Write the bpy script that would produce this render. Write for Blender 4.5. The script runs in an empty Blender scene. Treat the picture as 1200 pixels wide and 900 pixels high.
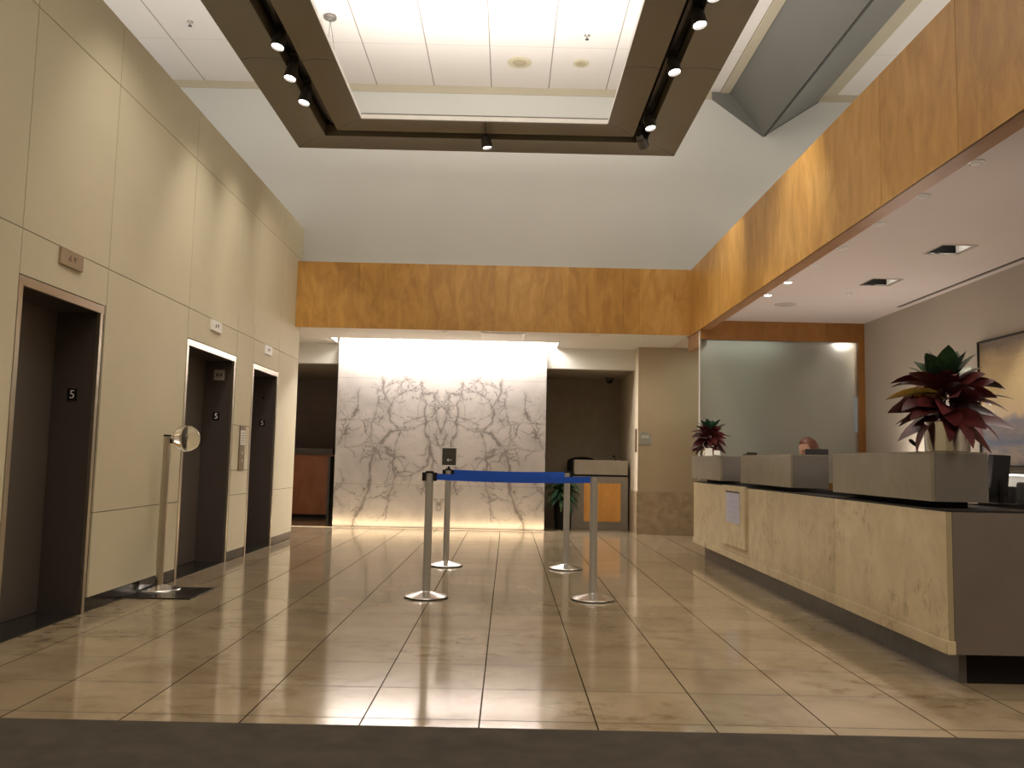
import bpy, bmesh, math, random
from math import radians as R, pi, sin, cos
from mathutils import Vector, Matrix, Quaternion
random.seed(7)
SC = bpy.context.scene
COL = SC.collection

# ------------------------------------------------------------------ render look
SC.view_settings.view_transform = 'Standard'
SC.view_settings.look = 'None'
SC.view_settings.exposure = 0.0
SC.view_settings.gamma = 1.0
SC.view_settings.use_curve_mapping = False
w = bpy.data.worlds.new('world'); SC.world = w; w.use_nodes = True
w.node_tree.nodes['Background'].inputs[0].default_value = (.03, .028, .025, 1)
w.node_tree.nodes['Background'].inputs[1].default_value = .3

# ------------------------------------------------------------------ helpers
def tag(o, label=None, cat=None, group=None, kind=None):
    if label: o['label'] = label
    if cat: o['category'] = cat
    if group: o['group'] = group
    if kind: o['kind'] = kind
    return o

def empty(name, loc=(0, 0, 0), rz=0, label=None, cat=None, group=None, kind=None):
    o = bpy.data.objects.new(name, None); COL.objects.link(o)
    o.empty_display_size = .1
    o.location = loc; o.rotation_euler = (0, 0, rz)
    return tag(o, label, cat, group, kind)

def finish(name, bm, mat, parent=None, smooth=False, angle=35, loc=None, bevel=0, label=None, cat=None, group=None, kind=None, recalc=True):
    if recalc: bmesh.ops.recalc_face_normals(bm, faces=bm.faces)
    me = bpy.data.meshes.new(name); bm.to_mesh(me); bm.free()
    o = bpy.data.objects.new(name, me); COL.objects.link(o)
    if mat: me.materials.append(mat)
    if smooth:
        for p in me.polygons: p.use_smooth = True
        try: me.set_sharp_from_angle(angle=R(angle))
        except Exception: pass
    if bevel:
        b = o.modifiers.new('bevel', 'BEVEL'); b.width = bevel; b.segments = 2; b.limit_method = 'ANGLE'; b.angle_limit = R(40)
    if parent: o.parent = parent
    if loc: o.location = loc
    return tag(o, label, cat, group, kind)

def box(bm, x0, x1, y0, y1, z0, z1, M=None):
    v = [bm.verts.new(p) for p in ((x0,y0,z0),(x1,y0,z0),(x1,y1,z0),(x0,y1,z0),(x0,y0,z1),(x1,y0,z1),(x1,y1,z1),(x0,y1,z1))]
    for f in ((3,2,1,0),(4,5,6,7),(0,1,5,4),(1,2,6,5),(2,3,7,6),(3,0,4,7)):
        bm.faces.new([v[i] for i in f])
    if M:
        for q in v: q.co = M @ q.co
    return v

def B(name, mat, dims, parent=None, **k):
    bm = bmesh.new(); box(bm, *dims); return finish(name, bm, mat, parent, **k)

def lathe(bm, prof, seg=32, M=None, cap=True):
    rings = []
    for r, z in prof:
        ring = []
        for i in range(seg):
            a = 2*pi*i/seg
            p = Vector((r*cos(a), r*sin(a), z))
            if M: p = M @ p
            ring.append(bm.verts.new(p))
        rings.append(ring)
    for a, b in zip(rings, rings[1:]):
        for i in range(seg):
            bm.faces.new((a[i], a[(i+1) % seg], b[(i+1) % seg], b[i]))
    if cap:
        bm.faces.new(rings[0][::-1]); bm.faces.new(rings[-1])
    return rings

def tube(bm, pts, r, seg=10):
    pts = [Vector(p) for p in pts]
    rings = []
    for i, p in enumerate(pts):
        d = (pts[min(i+1, len(pts)-1)] - pts[max(i-1, 0)]).normalized()
        q = d.to_track_quat('Z', 'Y')
        rr = r[i] if isinstance(r, (list, tuple)) else r
        rings.append([bm.verts.new(p + q @ Vector((rr*cos(2*pi*k/seg), rr*sin(2*pi*k/seg), 0))) for k in range(seg)])
    for a, b in zip(rings, rings[1:]):
        for i in range(seg):
            bm.faces.new((a[i], a[(i+1) % seg], b[(i+1) % seg], b[i]))
    bm.faces.new(rings[0][::-1]); bm.faces.new(rings[-1])

def prism_y(bm, poly, y0, y1):
    a = [bm.verts.new((x, y0, z)) for x, z in poly]
    b = [bm.verts.new((x, y1, z)) for x, z in poly]
    n = len(poly)
    bm.faces.new(a); bm.faces.new(b[::-1])
    for i in range(n): bm.faces.new((a[i], b[i], b[(i+1) % n], a[(i+1) % n]))

def prism_z(bm, poly, z0, z1):
    a = [bm.verts.new((x, y, z0)) for x, y in poly]
    b = [bm.verts.new((x, y, z1)) for x, y in poly]
    n = len(poly)
    bm.faces.new(a[::-1]); bm.faces.new(b)
    for i in range(n): bm.faces.new((a[i], a[(i+1) % n], b[(i+1) % n], b[i]))

def slab_holes(name, mat, x0, x1, y0, y1, z0, z1, holes, **k):
    xs = sorted({x0, x1} | {h[0] for h in holes} | {h[1] for h in holes})
    ys = sorted({y0, y1} | {h[2] for h in holes} | {h[3] for h in holes})
    bm = bmesh.new()
    for a, b in zip(xs, xs[1:]):
        for c, d in zip(ys, ys[1:]):
            mx, my = (a+b)/2, (c+d)/2
            if any(h[0] < mx < h[1] and h[2] < my < h[3] for h in holes): continue
            box(bm, a, b, c, d, z0, z1)
    bmesh.ops.remove_doubles(bm, verts=bm.verts, dist=1e-5)
    seen = {}
    for f in list(bm.faces):
        key = tuple(sorted(v.index for v in f.verts))
    bm.verts.index_update()
    dup = {}
    for f in bm.faces:
        dup.setdefault(tuple(sorted(v.index for v in f.verts)), []).append(f)
    kill = [f for fs in dup.values() if len(fs) > 1 for f in fs]
    bmesh.ops.delete(bm, geom=kill, context='FACES_ONLY')
    return finish(name, bm, mat, **k)

def copy_tree(o, parent=None):
    c = o.copy(); COL.objects.link(c)
    if parent: c.parent = parent
    for ch in list(o.children): copy_tree(ch, c)
    return c

# ------------------------------------------------------------------ materials
def new_mat(name):
    m = bpy.data.materials.new(name); m.use_nodes = True
    nt = m.node_tree; b = nt.nodes['Principled BSDF']
    return m, nt, b

class NT:
    def __init__(s, nt): s.nt = nt
    def n(s, t, **k):
        x = s.nt.nodes.new(t)
        for a, v in k.items(): setattr(x, a, v)
        return x
    def l(s, a, b): s.nt.links.new(a, b)
    def obj(s): return s.n('ShaderNodeTexCoord').outputs['Object']
    def mapping(s, v, scale=(1,1,1), loc=(0,0,0), rot=(0,0,0)):
        m = s.n('ShaderNodeMapping'); s.l(v, m.inputs[0])
        m.inputs['Scale'].default_value = scale; m.inputs['Location'].default_value = loc; m.inputs['Rotation'].default_value = rot
        return m.outputs[0]
    def noise(s, v, scale, detail=4, rough=.5, dist=0):
        x = s.n('ShaderNodeTexNoise'); s.l(v, x.inputs['Vector'])
        x.inputs['Scale'].default_value = scale; x.inputs['Detail'].default_value = detail
        x.inputs['Roughness'].default_value = rough; x.inputs['Distortion'].default_value = dist
        return x.outputs['Fac']
    def ramp(s, f, stops):
        x = s.n('ShaderNodeValToRGB'); s.l(f, x.inputs[0]); cr = x.color_ramp
        while len(cr.elements) < len(stops): cr.elements.new(.5)
        for e, (p, c) in zip(cr.elements, stops):
            e.position = p; e.color = (*c, 1) if len(c) == 3 else c
        return x.outputs[0]
    def math(s, op, a, b=None, c=None):
        x = s.n('ShaderNodeMath', operation=op)
        for i, v in enumerate((a, b, c)):
            if v is None: continue
            if isinstance(v, (int, float)): x.inputs[i].default_value = v
            else: s.l(v, x.inputs[i])
        return x.outputs[0]
    def mix(s, f, a, b, mode='MIX'):
        x = s.n('ShaderNodeMix', data_type='RGBA', blend_type=mode)
        for i, v in ((0, f), (6, a), (7, b)):
            if isinstance(v, (int, float)): x.inputs[i].default_value = v
            elif isinstance(v, tuple): x.inputs[i].default_value = (*v, 1)
            else: s.l(v, x.inputs[i])
        return x.outputs[2]
    def xyz(s, v):
        x = s.n('ShaderNodeSeparateXYZ'); s.l(v, x.inputs[0]); return x.outputs
    def bump(s, h, strength=.2, dist=.01):
        x = s.n('ShaderNodeBump'); s.l(h, x.inputs['Height'])
        x.inputs['Strength'].default_value = strength; x.inputs['Distance'].default_value = dist
        return x.outputs[0]

def plain(name, col, rough=.5, metal=0, noise=.06, nscale=6, spec=.5, bump=0, bscale=200, coat=0):
    m, nt, b = new_mat(name); t = NT(nt)
    f = t.noise(t.obj(), nscale, 3)
    c = t.ramp(f, [(.3, tuple(max(0, x*(1-noise)) for x in col)), (.7, tuple(min(1, x*(1+noise)) for x in col))])
    t.l(c, b.inputs['Base Color'])
    b.inputs['Roughness'].default_value = rough; b.inputs['Metallic'].default_value = metal
    b.inputs['Specular IOR Level'].default_value = spec
    b.inputs['Coat Weight'].default_value = coat
    if bump:
        t.l(t.bump(t.noise(t.obj(), bscale, 3), bump, .002), b.inputs['Normal'])
    return m

def emit(name, col, s):
    m, nt, b = new_mat(name)
    b.inputs['Base Color'].default_value = (*col, 1)
    b.inputs['Emission Color'].default_value = (*col, 1); b.inputs['Emission Strength'].default_value = s
    return m

def brushed(name, col, rough=.3, axis=2, amt=.08, metal=1):
    m, nt, b = new_mat(name); t = NT(nt)
    sc = [140, 140, 140]; sc[axis] = 2
    f = t.noise(t.mapping(t.obj(), tuple(sc)), 1, 3)
    c = t.ramp(f, [(.25, tuple(x*(1-amt) for x in col)), (.75, tuple(min(1, x*(1+amt)) for x in col))])
    t.l(c, b.inputs['Base Color'])
    r = t.math('MULTIPLY_ADD', f, .12, rough-.06); t.l(r, b.inputs['Roughness'])
    b.inputs['Metallic'].default_value = metal
    return m

def wood(name, c1, c2, c3, axis=2, panel=None, rough=.35, paxis=1, poff=0.):
    """figured veneer: grain runs along axis, sheets panel metres wide differ slightly"""
    m, nt, b = new_mat(name); t = NT(nt); o = t.obj()
    sc = [4.2, 4.2, 4.2]; sc[axis] = 1.5
    g = t.noise(t.mapping(o, tuple(sc)), 1.5, 6, .6, .8)
    sc2 = [60., 60., 60.]; sc2[axis] = 1.5
    g2 = t.noise(t.mapping(o, tuple(sc2)), 1, 3, .6)
    f = t.math('ADD', t.math('MULTIPLY', g, .86), t.math('MULTIPLY', g2, .14))
    if panel:
        k = t.math('FLOOR', t.math('DIVIDE', t.math('ADD', t.xyz(o)[paxis], poff), panel))
        wn = t.n('ShaderNodeTexWhiteNoise', noise_dimensions='1D'); t.l(k, wn.inputs['W'])
        f = t.math('ADD', f, t.math('MULTIPLY', t.math('SUBTRACT', wn.outputs[0], .5), .16))
    c = t.ramp(f, [(.3, c1), (.5, c2), (.7, c3)])
    t.l(c, b.inputs['Base Color'])
    b.inputs['Roughness'].default_value = rough
    t.l(t.bump(g2, .03, .001), b.inputs['Normal'])
    return m

M_wallpanel = plain('fabric_wall_panel', (.66, .60, .435), .62, noise=.03, nscale=1.5, bump=.08, bscale=350)
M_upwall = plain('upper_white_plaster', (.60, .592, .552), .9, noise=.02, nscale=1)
M_gap = plain('panel_joint_shadow_gap', (.12, .10, .07), .8)
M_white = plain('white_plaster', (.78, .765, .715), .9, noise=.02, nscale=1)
M_ceiling_r = plain('lavender_white_plaster', (.68, .60, .56), .9, noise=.02, nscale=1)
M_greywall = plain('warm_grey_paint', (.47, .42, .35), .9, noise=.03, nscale=1)
M_beigewall = plain('tan_wallcovering', (.42, .33, .225), .85, noise=.04, nscale=40)
M_wainscot = plain('tan_limestone_wainscot', (.36, .275, .18), .35, noise=.2, nscale=9)
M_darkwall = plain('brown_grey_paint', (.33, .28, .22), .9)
M_carpet = plain('charcoal_carpet', (.068, .058, .048), 1, noise=.14, nscale=7, bump=.3, bscale=500, spec=.1)
M_black_granite = plain('black_granite', (.022, .02, .019), .12, noise=.5, nscale=60)
M_kick = plain('dark_grey_stone_kick', (.1, .095, .088), .3, noise=.2, nscale=20)
M_cream = plain('shaded_cream_paint', (.50, .44, .33), .9, noise=.02)  # cream darkened, slight shade of the ceiling-edge recess put into the colour
M_stainless = plain('satin_stainless', (.60, .55, .47), .3, metal=1, noise=.04)
M_pole = brushed('satin_aluminium', (.5, .49, .48), .34, metal=.55)
M_base = brushed('spun_steel', (.66, .63, .6), .25, axis=0)
M_leaf = brushed('bronze_stainless_door', (.20, .17, .15), .34, axis=2, amt=.05, metal=.55)
M_jamb = brushed('dark_bronze_jamb', (.115, .095, .088), .33, axis=2, amt=.05, metal=.5)
M_black = plain('black_plastic', (.010, .009, .009), .6, spec=.15)
M_rubber = plain('black_rubber', (.02, .018, .016), .7)
M_ring = plain('umber_metal_cladding', (.155, .13, .083), .42, noise=.03, nscale=2)
M_channel = plain('black_track_channel', (.018, .014, .011), .6)
M_spot = plain('dark_spotlight_housing', (.07, .062, .055), .35, metal=.4)
M_lens = emit('lit_lamp_lens', (1, .95, .88), 14)
M_lens_dim = emit('faint_lamp_lens', (.6, .54, .47), .12)
M_wedge = plain('grey_metal_duct_cladding', (.165, .16, .148), .5, noise=.03, nscale=1)
M_belt = plain('blue_belt_webbing', (.003, .085, .60), .6, noise=.08, nscale=60)
M_whiteplastic = plain('white_plastic', (.8, .78, .74), .4)
M_chrome = plain('chrome_reflector', (.8, .78, .76), .12, metal=1)
M_silverpot = brushed('polished_aluminium_pot', (.72, .7, .68), .2, axis=2, amt=.04)
M_leafgreen = None
M_paper = plain('white_card', (.85, .83, .8), .7, noise=.02)
M_graycard = plain('pale_lavender_sheet', (.42, .42, .52), .6, noise=.05)
M_dispfrm = plain('grey_ledge_side_laminate', (.155, .135, .12), .3, noise=.06, nscale=4)
M_wood = wood('honey_maple_veneer', (.47, .235, .055), (.62, .335, .085), (.74, .44, .14), panel=.955, poff=.345)
M_woodb = wood('honey_maple_veneer_back', (.47, .235, .055), (.62, .335, .085), (.74, .44, .14), panel=.96, paxis=0, poff=.2)
M_woodred = wood('cherry_veneer', (.24, .10, .02), (.31, .135, .028), (.37, .17, .04), panel=1.0, paxis=0)
M_orangewood = wood('orange_beech_panel', (.56, .25, .055), (.66, .32, .08), (.72, .38, .11))
M_cabwood = wood('red_cherry_front', (.30, .085, .02), (.38, .12, .03), (.42, .15, .04))

def stone(name, base, dark, spot, rough=.3, scale=1., grid=None, gcol=(.035, .024, .014)):
    m, nt, b = new_mat(name); t = NT(nt); o = t.obj()
    n1 = t.noise(o, 1.6*scale, 6, .6, .5)
    n2 = t.noise(t.mapping(o, (.7, 1, 1) if grid and grid[1] < 9 else (1, 1, .7), (3.1, 7.7, 1.3)), 7*scale, 5, .65, .4)
    c = t.ramp(n1, [(.3, dark), (.55, base), (.75, tuple(min(1, x*1.12) for x in base))])
    f = t.ramp(n2, [(.50, (0, 0, 0)), (.74, (1, 1, 1))])
    f2 = t.ramp(t.noise(t.mapping(o, (1, 1, 1), (11, 2, 5)), .9*scale, 3), [(.45, (0, 0, 0)), (.62, (1, 1, 1))])
    ff = t.math('MULTIPLY', t.math('MULTIPLY', f, f2), .85)
    c = t.mix(ff, c, spot)
    b.inputs['Roughness'].default_value = rough
    if grid:
        x0, dx, y0, dy, wx, wy = grid
        X, Y, Z = t.xyz(o)[0], t.xyz(o)[1], t.xyz(o)[2]
        ux = t.math('DIVIDE', t.math('SUBTRACT', X, x0), dx); uy = t.math('DIVIDE', t.math('SUBTRACT', Y, y0), dy)
        kx = t.math('FLOOR', ux); ky = t.math('FLOOR', uy)
        wn = t.n('ShaderNodeTexWhiteNoise', noise_dimensions='2D')
        cb = t.n('ShaderNodeCombineXYZ'); t.l(kx, cb.inputs[0]); t.l(ky, cb.inputs[1]); t.l(cb.outputs[0], wn.inputs['Vector'])
        br = t.math('MULTIPLY_ADD', wn.outputs[0], .16, .92)
        hs = t.n('ShaderNodeHueSaturation'); t.l(c, hs.inputs['Color']); t.l(br, hs.inputs['Value']); c = hs.outputs[0]
        def line(u, d, wd):
            fr = t.math('SUBTRACT', u, t.math('ROUND', u))
            return t.math('LESS_THAN', t.math('MULTIPLY', t.math('ABSOLUTE', fr), d), wd)
        lx = line(ux, dx, wx); ly = t.math('MULTIPLY', line(uy, dy, wy), .85)
        g = t.math('MAXIMUM', lx, ly)
        c = t.mix(g, c, gcol)
        t.l(t.math('MULTIPLY_ADD', g, .5, rough), b.inputs['Roughness'])
        t.l(t.math('MULTIPLY_ADD', g, -.5, .5), b.inputs['Specular IOR Level'])
    t.l(c, b.inputs['Base Color'])
    return m

M_floor = stone('polished_limestone_tiles', (.325, .254, .168), (.255, .192, .12), (.135, .085, .03), .10, 1.3,
                grid=(-.096, .4945, 3.70, .49, .0035, .0045))
M_counterstone = stone('honed_travertine', (.56, .47, .305), (.46, .37, .225), (.17, .10, .035), .3, 2.6, grid=(-.5, 50, 4.395, 1.505, 0, .0015), gcol=(.3, .24, .15))
M_ledgestone = stone('grey_beige_limestone', (.235, .205, .15), (.195, .168, .122), (.15, .125, .08), .35, 2.)

# ------------------------------------------------------------------ measures (metres, x right, y away, z up)
XL, XB, YB = -2.873, 2.404, 11.14       # left wall face, wooden beam face, back beam face
ZB0, ZB1 = 2.81, 3.70                   # wooden beam band
ZC, ZL = 6.29, 2.93                     # high ceiling, low ceiling
YW, YM = 11.39, 13.43                   # upper white wall, marble face
YBACK = -4.0

# ------------------------------------------------------------------ floor
B('floor', M_floor, (-6.4, 6.4, 3.58, 17.6, -.2, 0), kind='structure')
B('floor', M_carpet, (-6.4, 6.4, YBACK-.2, 3.58, -.2, .006), kind='structure')

# ------------------------------------------------------------------ left wall with panels and elevator openings
doors = [(4.86, 5.90), (7.45, 8.80), (9.39, 10.44)]
ZD = 2.13
bm = bmesh.new()
ys = [YBACK] + [v for d in doors for v in d] + [YW]
XK = XL - .012
for i in range(0, len(ys), 2):
    box(bm, -3.30, XK, ys[i], ys[i+1], 0.0, 4.20)
for a, b_ in doors:
    box(bm, -3.30, XK, a, b_, ZD, 4.20)
    box(bm, -3.60, -3.42, a-.1, b_+.1, 0, 4.2)
finish('wall_left', bm, M_gap, kind='structure')
bm = bmesh.new()
cols = [YBACK, -2.6, -1.2, .2, 1.35, 2.45, 3.65, 4.86, 5.93, 7.45, 8.82, 9.39, 10.44, YW]
g = .003
for a, b_ in zip(cols, cols[1:]):
    isdoor = any(abs(a-d[0]) < .02 for d in doors)
    rows = [(2.397, 3.756), (3.756, 4.20)]
    if isdoor: rows.append((ZD, 2.397))
    elif abs(a-8.82) < .02: rows += [(.1, .677), (.677, .935), (.935, 1.41), (1.41, 2.397)]
    else: rows += [(.1, .677), (.677, 2.397)]
    for z0, z1 in rows:
        gz0 = 0 if abs(z0-ZD) < .01 else g
        box(bm, XK, XL, a+g, b_-g, z0+(0 if z0 == .1 else gz0), z1-(0 if z1 == 4.20 else g))
box(bm, -3.30, XL, YBACK, YW, 4.20, 4.215)
box(bm, -3.30, XL, YW-.001, YW+.012, .1, 4.215)
finish('wall_left', bm, M_wallpanel, kind='structure')
bm = bmesh.new()
for i in range(0, len(ys), 2): box(bm, XK-.001, XL-.004, ys[i], ys[i+1], .006, .1)
finish('baseboard_left', bm, M_black_granite, kind='structure')

def digit5(parent, x, y, z, h):
    cu = bpy.data.curves.new('floor_numeral', 'FONT'); cu.body = '5'; cu.size = h*1.35
    cu.extrude = .0008; cu.align_x = 'CENTER'; cu.align_y = 'CENTER'
    o = bpy.data.objects.new('floor_numeral', cu); COL.objects.link(o)
    cu.materials.append(M_paper)
    o.rotation_euler = (R(90), 0, 0); o.location = (x, y, z); o.parent = parent
    return o

for n, (a, b_) in enumerate(doors):
    e = empty('door_%d' % (n+1), kind='structure')
    xl, t = -3.17, .055
    bm = bmesh.new()
    # casing: head and two legs, proud of the panels by 4 mm
    box(bm, XL-.02, XL+.004, a, b_, ZD-.065, ZD-.008)
    box(bm, XL-.02, XL+.004, a, a+.045, 0, ZD-.065)
    box(bm, XL-.02, XL+.004, b_-.05, b_-.012, 0, ZD-.065)
    finish('door_casing', bm, M_stainless, e, bevel=.0015)
    bm = bmesh.new()
    box(bm, xl, XL-.02, b_-.05, b_-.03, .0, ZD-.065)
    box(bm, xl, XL-.02, a+.025, a+.045, .0, ZD-.065)
    box(bm, xl, XL-.02, a+.025, b_-.03, ZD-.065, ZD-.04)
    finish('door_jamb', bm, M_jamb, e)
    mid = (a+b_)/2
    for k, (p, q) in enumerate(((a-.03, mid-.002), (mid+.002, b_+.03))):
        B('door_leaf', M_leaf, (xl-.035, xl-.003-.0, p, q, .012, ZD+.02), e)
    B('door_sill', M_black_granite, (xl-.05, XL+.0, a, b_, 0.0, .008), e)
    yj = b_-.05
    pl = B('number_plate', M_black, (-3.03-.034, -3.03+.034, yj-.003, yj, 1.49-.043, 1.49+.043), e, bevel=.001)
    digit5(pl, -3.03, yj-.0032, 1.49, .06)
    if n == 1:
        ic = B('sign_plate', plain('pale_grey_plate', (.46, .43, .38), .5), (-3.02-.055, -3.02+.055, yj-.003, yj, 1.865, 1.975), e, bevel=.001)
        bm = bmesh.new()
        for s in (-1, 1):
            q = [(-3.02+s*.008, 1.92), (-3.02+s*.036, 1.943), (-3.02+s*.026, 1.92), (-3.02+s*.036, 1.897)]
            prism_y(bm, q, yj-.005, yj-.003)
        box(bm, -3.022, -3.018, yj-.005, yj-.003, 1.893, 1.947)
        finish('sign_symbol', bm, M_black, ic)
    if n == 2:
        bm = bmesh.new(); lathe(bm, [(.014, 0), (.012, .006)], 16, Matrix.Translation((-3.03, yj, 1.80)) @ Matrix.Rotation(R(90), 4, 'X'))
        finish('key_switch', bm, M_black, e)
    # hall arrow plate
    yc = [5.405, 8.14, 9.93][n]
    hp = B('hall_indicator', [M_stainless, M_whiteplastic, M_whiteplastic][n] if n else plain('tan_metal_plate', (.40, .31, .21), .45, .3),
           (XL-.003, XL+.018, yc-.14, yc+.14, 2.285, 2.39), bevel=.002,
           label=['tan metal arrow plate on the cream wall above the nearest elevator', 'pale arrow plate on the cream wall above the middle elevator', 'small bright arrow plate above the farthest elevator'][n],
           cat='indicator plate', group='hall indicator plates above the elevators')
    bm = bmesh.new()
    for s in (-1, 1):
        vs = [(XL+.0185, yc+s*.03-.022, 2.34+s*.018), (XL+.0185, yc+s*.03+.022, 2.34+s*.018), (XL+.0185, yc+s*.03, 2.34-s*.018)]
        a3 = [bm.verts.new(v) for v in vs]; b3 = [bm.verts.new((v[0]+.002, v[1], v[2])) for v in vs]
        bm.faces.new(a3[::-1]); bm.faces.new(b3)
        for i in range(3): bm.faces.new((a3[i], a3[(i+1) % 3], b3[(i+1) % 3], b3[i]))
    finish('arrow', bm, plain('arrow_brown', (.22, .15, .11), .6), hp)

# elevator call panel between middle and far door
cp = empty('call_panel', (XL, 9.12, 0), label='slim vertical elevator call panel on the wall between the middle and farthest elevators', cat='call panel')
B('faceplate', brushed('dark_bronze_plate', (.30, .24, .17), .35), (-.003, .012, -.088, .088, .93, 1.41), cp, bevel=.002)
B('instruction_sheet', M_paper, (.012, .014, -.078, .078, 1.205, 1.362), cp)
bm = bmesh.new()
for i in range(5): box(bm, .014, .0146, -.06, .06, 1.225+i*.026, 1.229+i*.026)
finish('printed_lines', bm, M_rubber, cp)
for zz in (1.03, 1.11):
    bm = bmesh.new(); lathe(bm, [(.022, 0), (.022, .004), (.016, .008)], 20, Matrix.Translation((.012, 0, zz)) @ Matrix.Rotation(R(90), 4, 'Y'))
    finish('call_button', bm, M_stainless, cp, smooth=True)

# ------------------------------------------------------------------ enclosing upper room, high ceiling
def ceil_tiles():
    m, nt, b = new_mat('jointed_white_ceiling'); t = NT(nt); o = t.obj(); X, Y = t.xyz(o)[0], t.xyz(o)[1]
    def line(v, off, d, wd):
        u = t.math('DIVIDE', t.math('SUBTRACT', v, off), d)
        return t.math('LESS_THAN', t.math('MULTIPLY', t.math('ABSOLUTE', t.math('SUBTRACT', u, t.math('ROUND', u))), d), wd)
    lx = line(X, .457, .80, .007)
    ly = t.math('MULTIPLY', line(Y, 10.2, 2.4, .004), .5)
    c = t.mix(t.math('MAXIMUM', lx, ly), (.76, .71, .67), (.30, .26, .22))
    t.l(c, b.inputs['Base Color']); b.inputs['Roughness'].default_value = .95
    return m
B('ceiling', ceil_tiles(), (-6.2, 6.2, YBACK, YW+.2, ZC, ZC+.15), kind='structure')
B('trim_1', M_cream, (-6, 6, YW-.012, YW, ZC-.10, ZC), kind='structure')
# white wall above the back beam
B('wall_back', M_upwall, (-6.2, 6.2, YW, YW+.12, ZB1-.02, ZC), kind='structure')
B('wall_back', M_white, (-6.2, -3.31, YW, YW+.12, 2.93, ZB1-.02), kind='structure')
B('wall_left', M_white, (-6.2, -6.05, YBACK, YW, 0, ZC), kind='structure')
B('wall_right', M_white, (6.05, 6.2, YBACK, YW, 0, ZC), kind='structure')
B('wall_front', plain('tan_rear_wall', (.42, .35, .26), .8), (-6.2, 6.2, YBACK-.15, YBACK, 0, ZC), kind='structure')

# ------------------------------------------------------------------ wooden beam band
bm = bmesh.new()
seams = [YBACK] + [4.43-.96*k for k in range(8, 0, -1)] + [4.43, 5.375, 6.33, 7.30, 8.26, 9.22, 10.18, YB]
for a, b_ in zip(seams, seams[1:]): box(bm, XB, XB+.012, a+.0022, b_-.0022*(b_ < YB), ZB0, ZB1)
finish('trim_2', bm, M_wood, kind='structure')
B('trim_2', M_channel, (XB+.0125, XB+.0149, YBACK, YB, ZB0+.001, ZB1-.001), kind='structure')
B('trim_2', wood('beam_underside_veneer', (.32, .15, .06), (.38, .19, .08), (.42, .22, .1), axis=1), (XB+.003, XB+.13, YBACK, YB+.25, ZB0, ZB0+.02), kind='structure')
B('wall_right', M_white, (XB+.015, XB+.13, YBACK, YB+.25, ZB0+.02, ZB1), kind='structure')
bm = bmesh.new()
sx = [-2.873, -2.05, -1.15, -.27, .62, 1.5, XB]
for a, b_ in zip(sx, sx[1:]): box(bm, a+.001, b_-.001, YB, YB+.015, ZB0, ZB1)
finish('trim_3', bm, M_woodb, kind='structure')
B('trim_3', M_white, (XL-.0, XB+.015, YB+.015, YB+.05, ZB0, ZB1-.001), kind='structure')
B('wall_back', M_white, (XL-.4, XB+.015, YB+.051, YW+.1, ZL, ZB1-.001), kind='structure')

# ------------------------------------------------------------------ low ceiling at right (reception) with recessed fixtures
fix = [(3.64, 6.87), (3.63, 8.16)]
holes = [(x-.14, x+.14, y-.15, y+.15) for x, y in fix]
slab_holes('ceiling', M_ceiling_r, XB+.12, 6.0, YBACK, 13.3, ZL, ZL+.03, holes, kind='structure')
B('ceiling', M_white, (XB+.13, 6.05, YBACK, YW, 3.25, 3.30), kind='structure')
for i, (x, y) in enumerate(fix):
    e = empty('recessed_downlight', (x, y, ZL), label=['square black recessed ceiling light with chrome rim, the nearer of the two over the desk',
              'square black recessed ceiling light with chrome rim, the farther of the two over the desk'][i], cat='ceiling light', group='square recessed lights over the desk')
    bm = bmesh.new()
    for d in ((-.15, .15, -.16, -.14), (-.15, .15, .14, .16), (-.15, -.135, -.14, .14), (.135, .15, -.14, .14)): box(bm, *d, -.008, .004)
    finish('rim', bm, M_chrome, e)
    bm = bmesh.new()
    for d in ((-.135, .135, -.145, -.14), (-.135, .135, .14, .145), (-.135, -.13, -.14, .14)): box(bm, *d, .0, .2)
    box(bm, -.135, .135, -.145, .145, .2, .205); box(bm, .1301, .135, -.14, .14, 0, .2)
    finish('housing', bm, M_black, e)
    bm = bmesh.new(); box(bm, .118, .13, -.14, .14, .0, .09); finish('reflector', bm, M_whiteplastic, e)
    bm = bmesh.new()
    lathe(bm, [(.05, .2), (.05, .11), (.042, .11)], 20, Matrix.Translation((0, 0, 0)))
    finish('lamp', bm, M_chrome, e, smooth=True)
dl = [(2.745, 3.0), (2.745, 4.87), (2.745, 5.51), (2.745, 6.18), (2.745, 6.90), (2.745, 7.55), (2.745, 8.25), (2.745, 8.90)]
ords = ['unseen', 'nearest', 'second nearest', 'third nearest', 'fourth nearest', 'fifth nearest', 'sixth nearest', 'farthest']
def downlight(loc, lit, label, group, r=.038):
    e = empty('downlight', loc, label=label, cat='downlight', group=group)
    bm = bmesh.new(); lathe(bm, [(r+.012, .0), (r+.010, -.008), (r, -.012), (r-.004, -.002)], 28, cap=False); finish('trim_ring', bm, M_whiteplastic, e, smooth=True)
    bm = bmesh.new(); lathe(bm, [(r-.004, .004), (r-.004, -.003), (r*.75, -.016), (.002, -.02)], 28); finish('lens', bm, M_lens if lit else M_lens_dim, e, smooth=True)
    return e
for i, (x, y) in enumerate(dl):
    if i == 0: continue
    downlight((x, y, ZL), i >= 6, 'small round ceiling downlight beside the wooden beam, the %s of the row' % ords[i], 'row of round downlights beside the wooden beam')
bm = bmesh.new(); lathe(bm, [(.12, .004), (.12, -.004), (.105, -.008), (.002, -.008)], 32)
finish('ceiling_speaker', bm, plain('speaker_grille', (.5, .44, .4), .7), smooth=True, loc=(3.11, 9.45, ZL), label='round flush ceiling speaker grille near the cherry header', cat='speaker')
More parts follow.
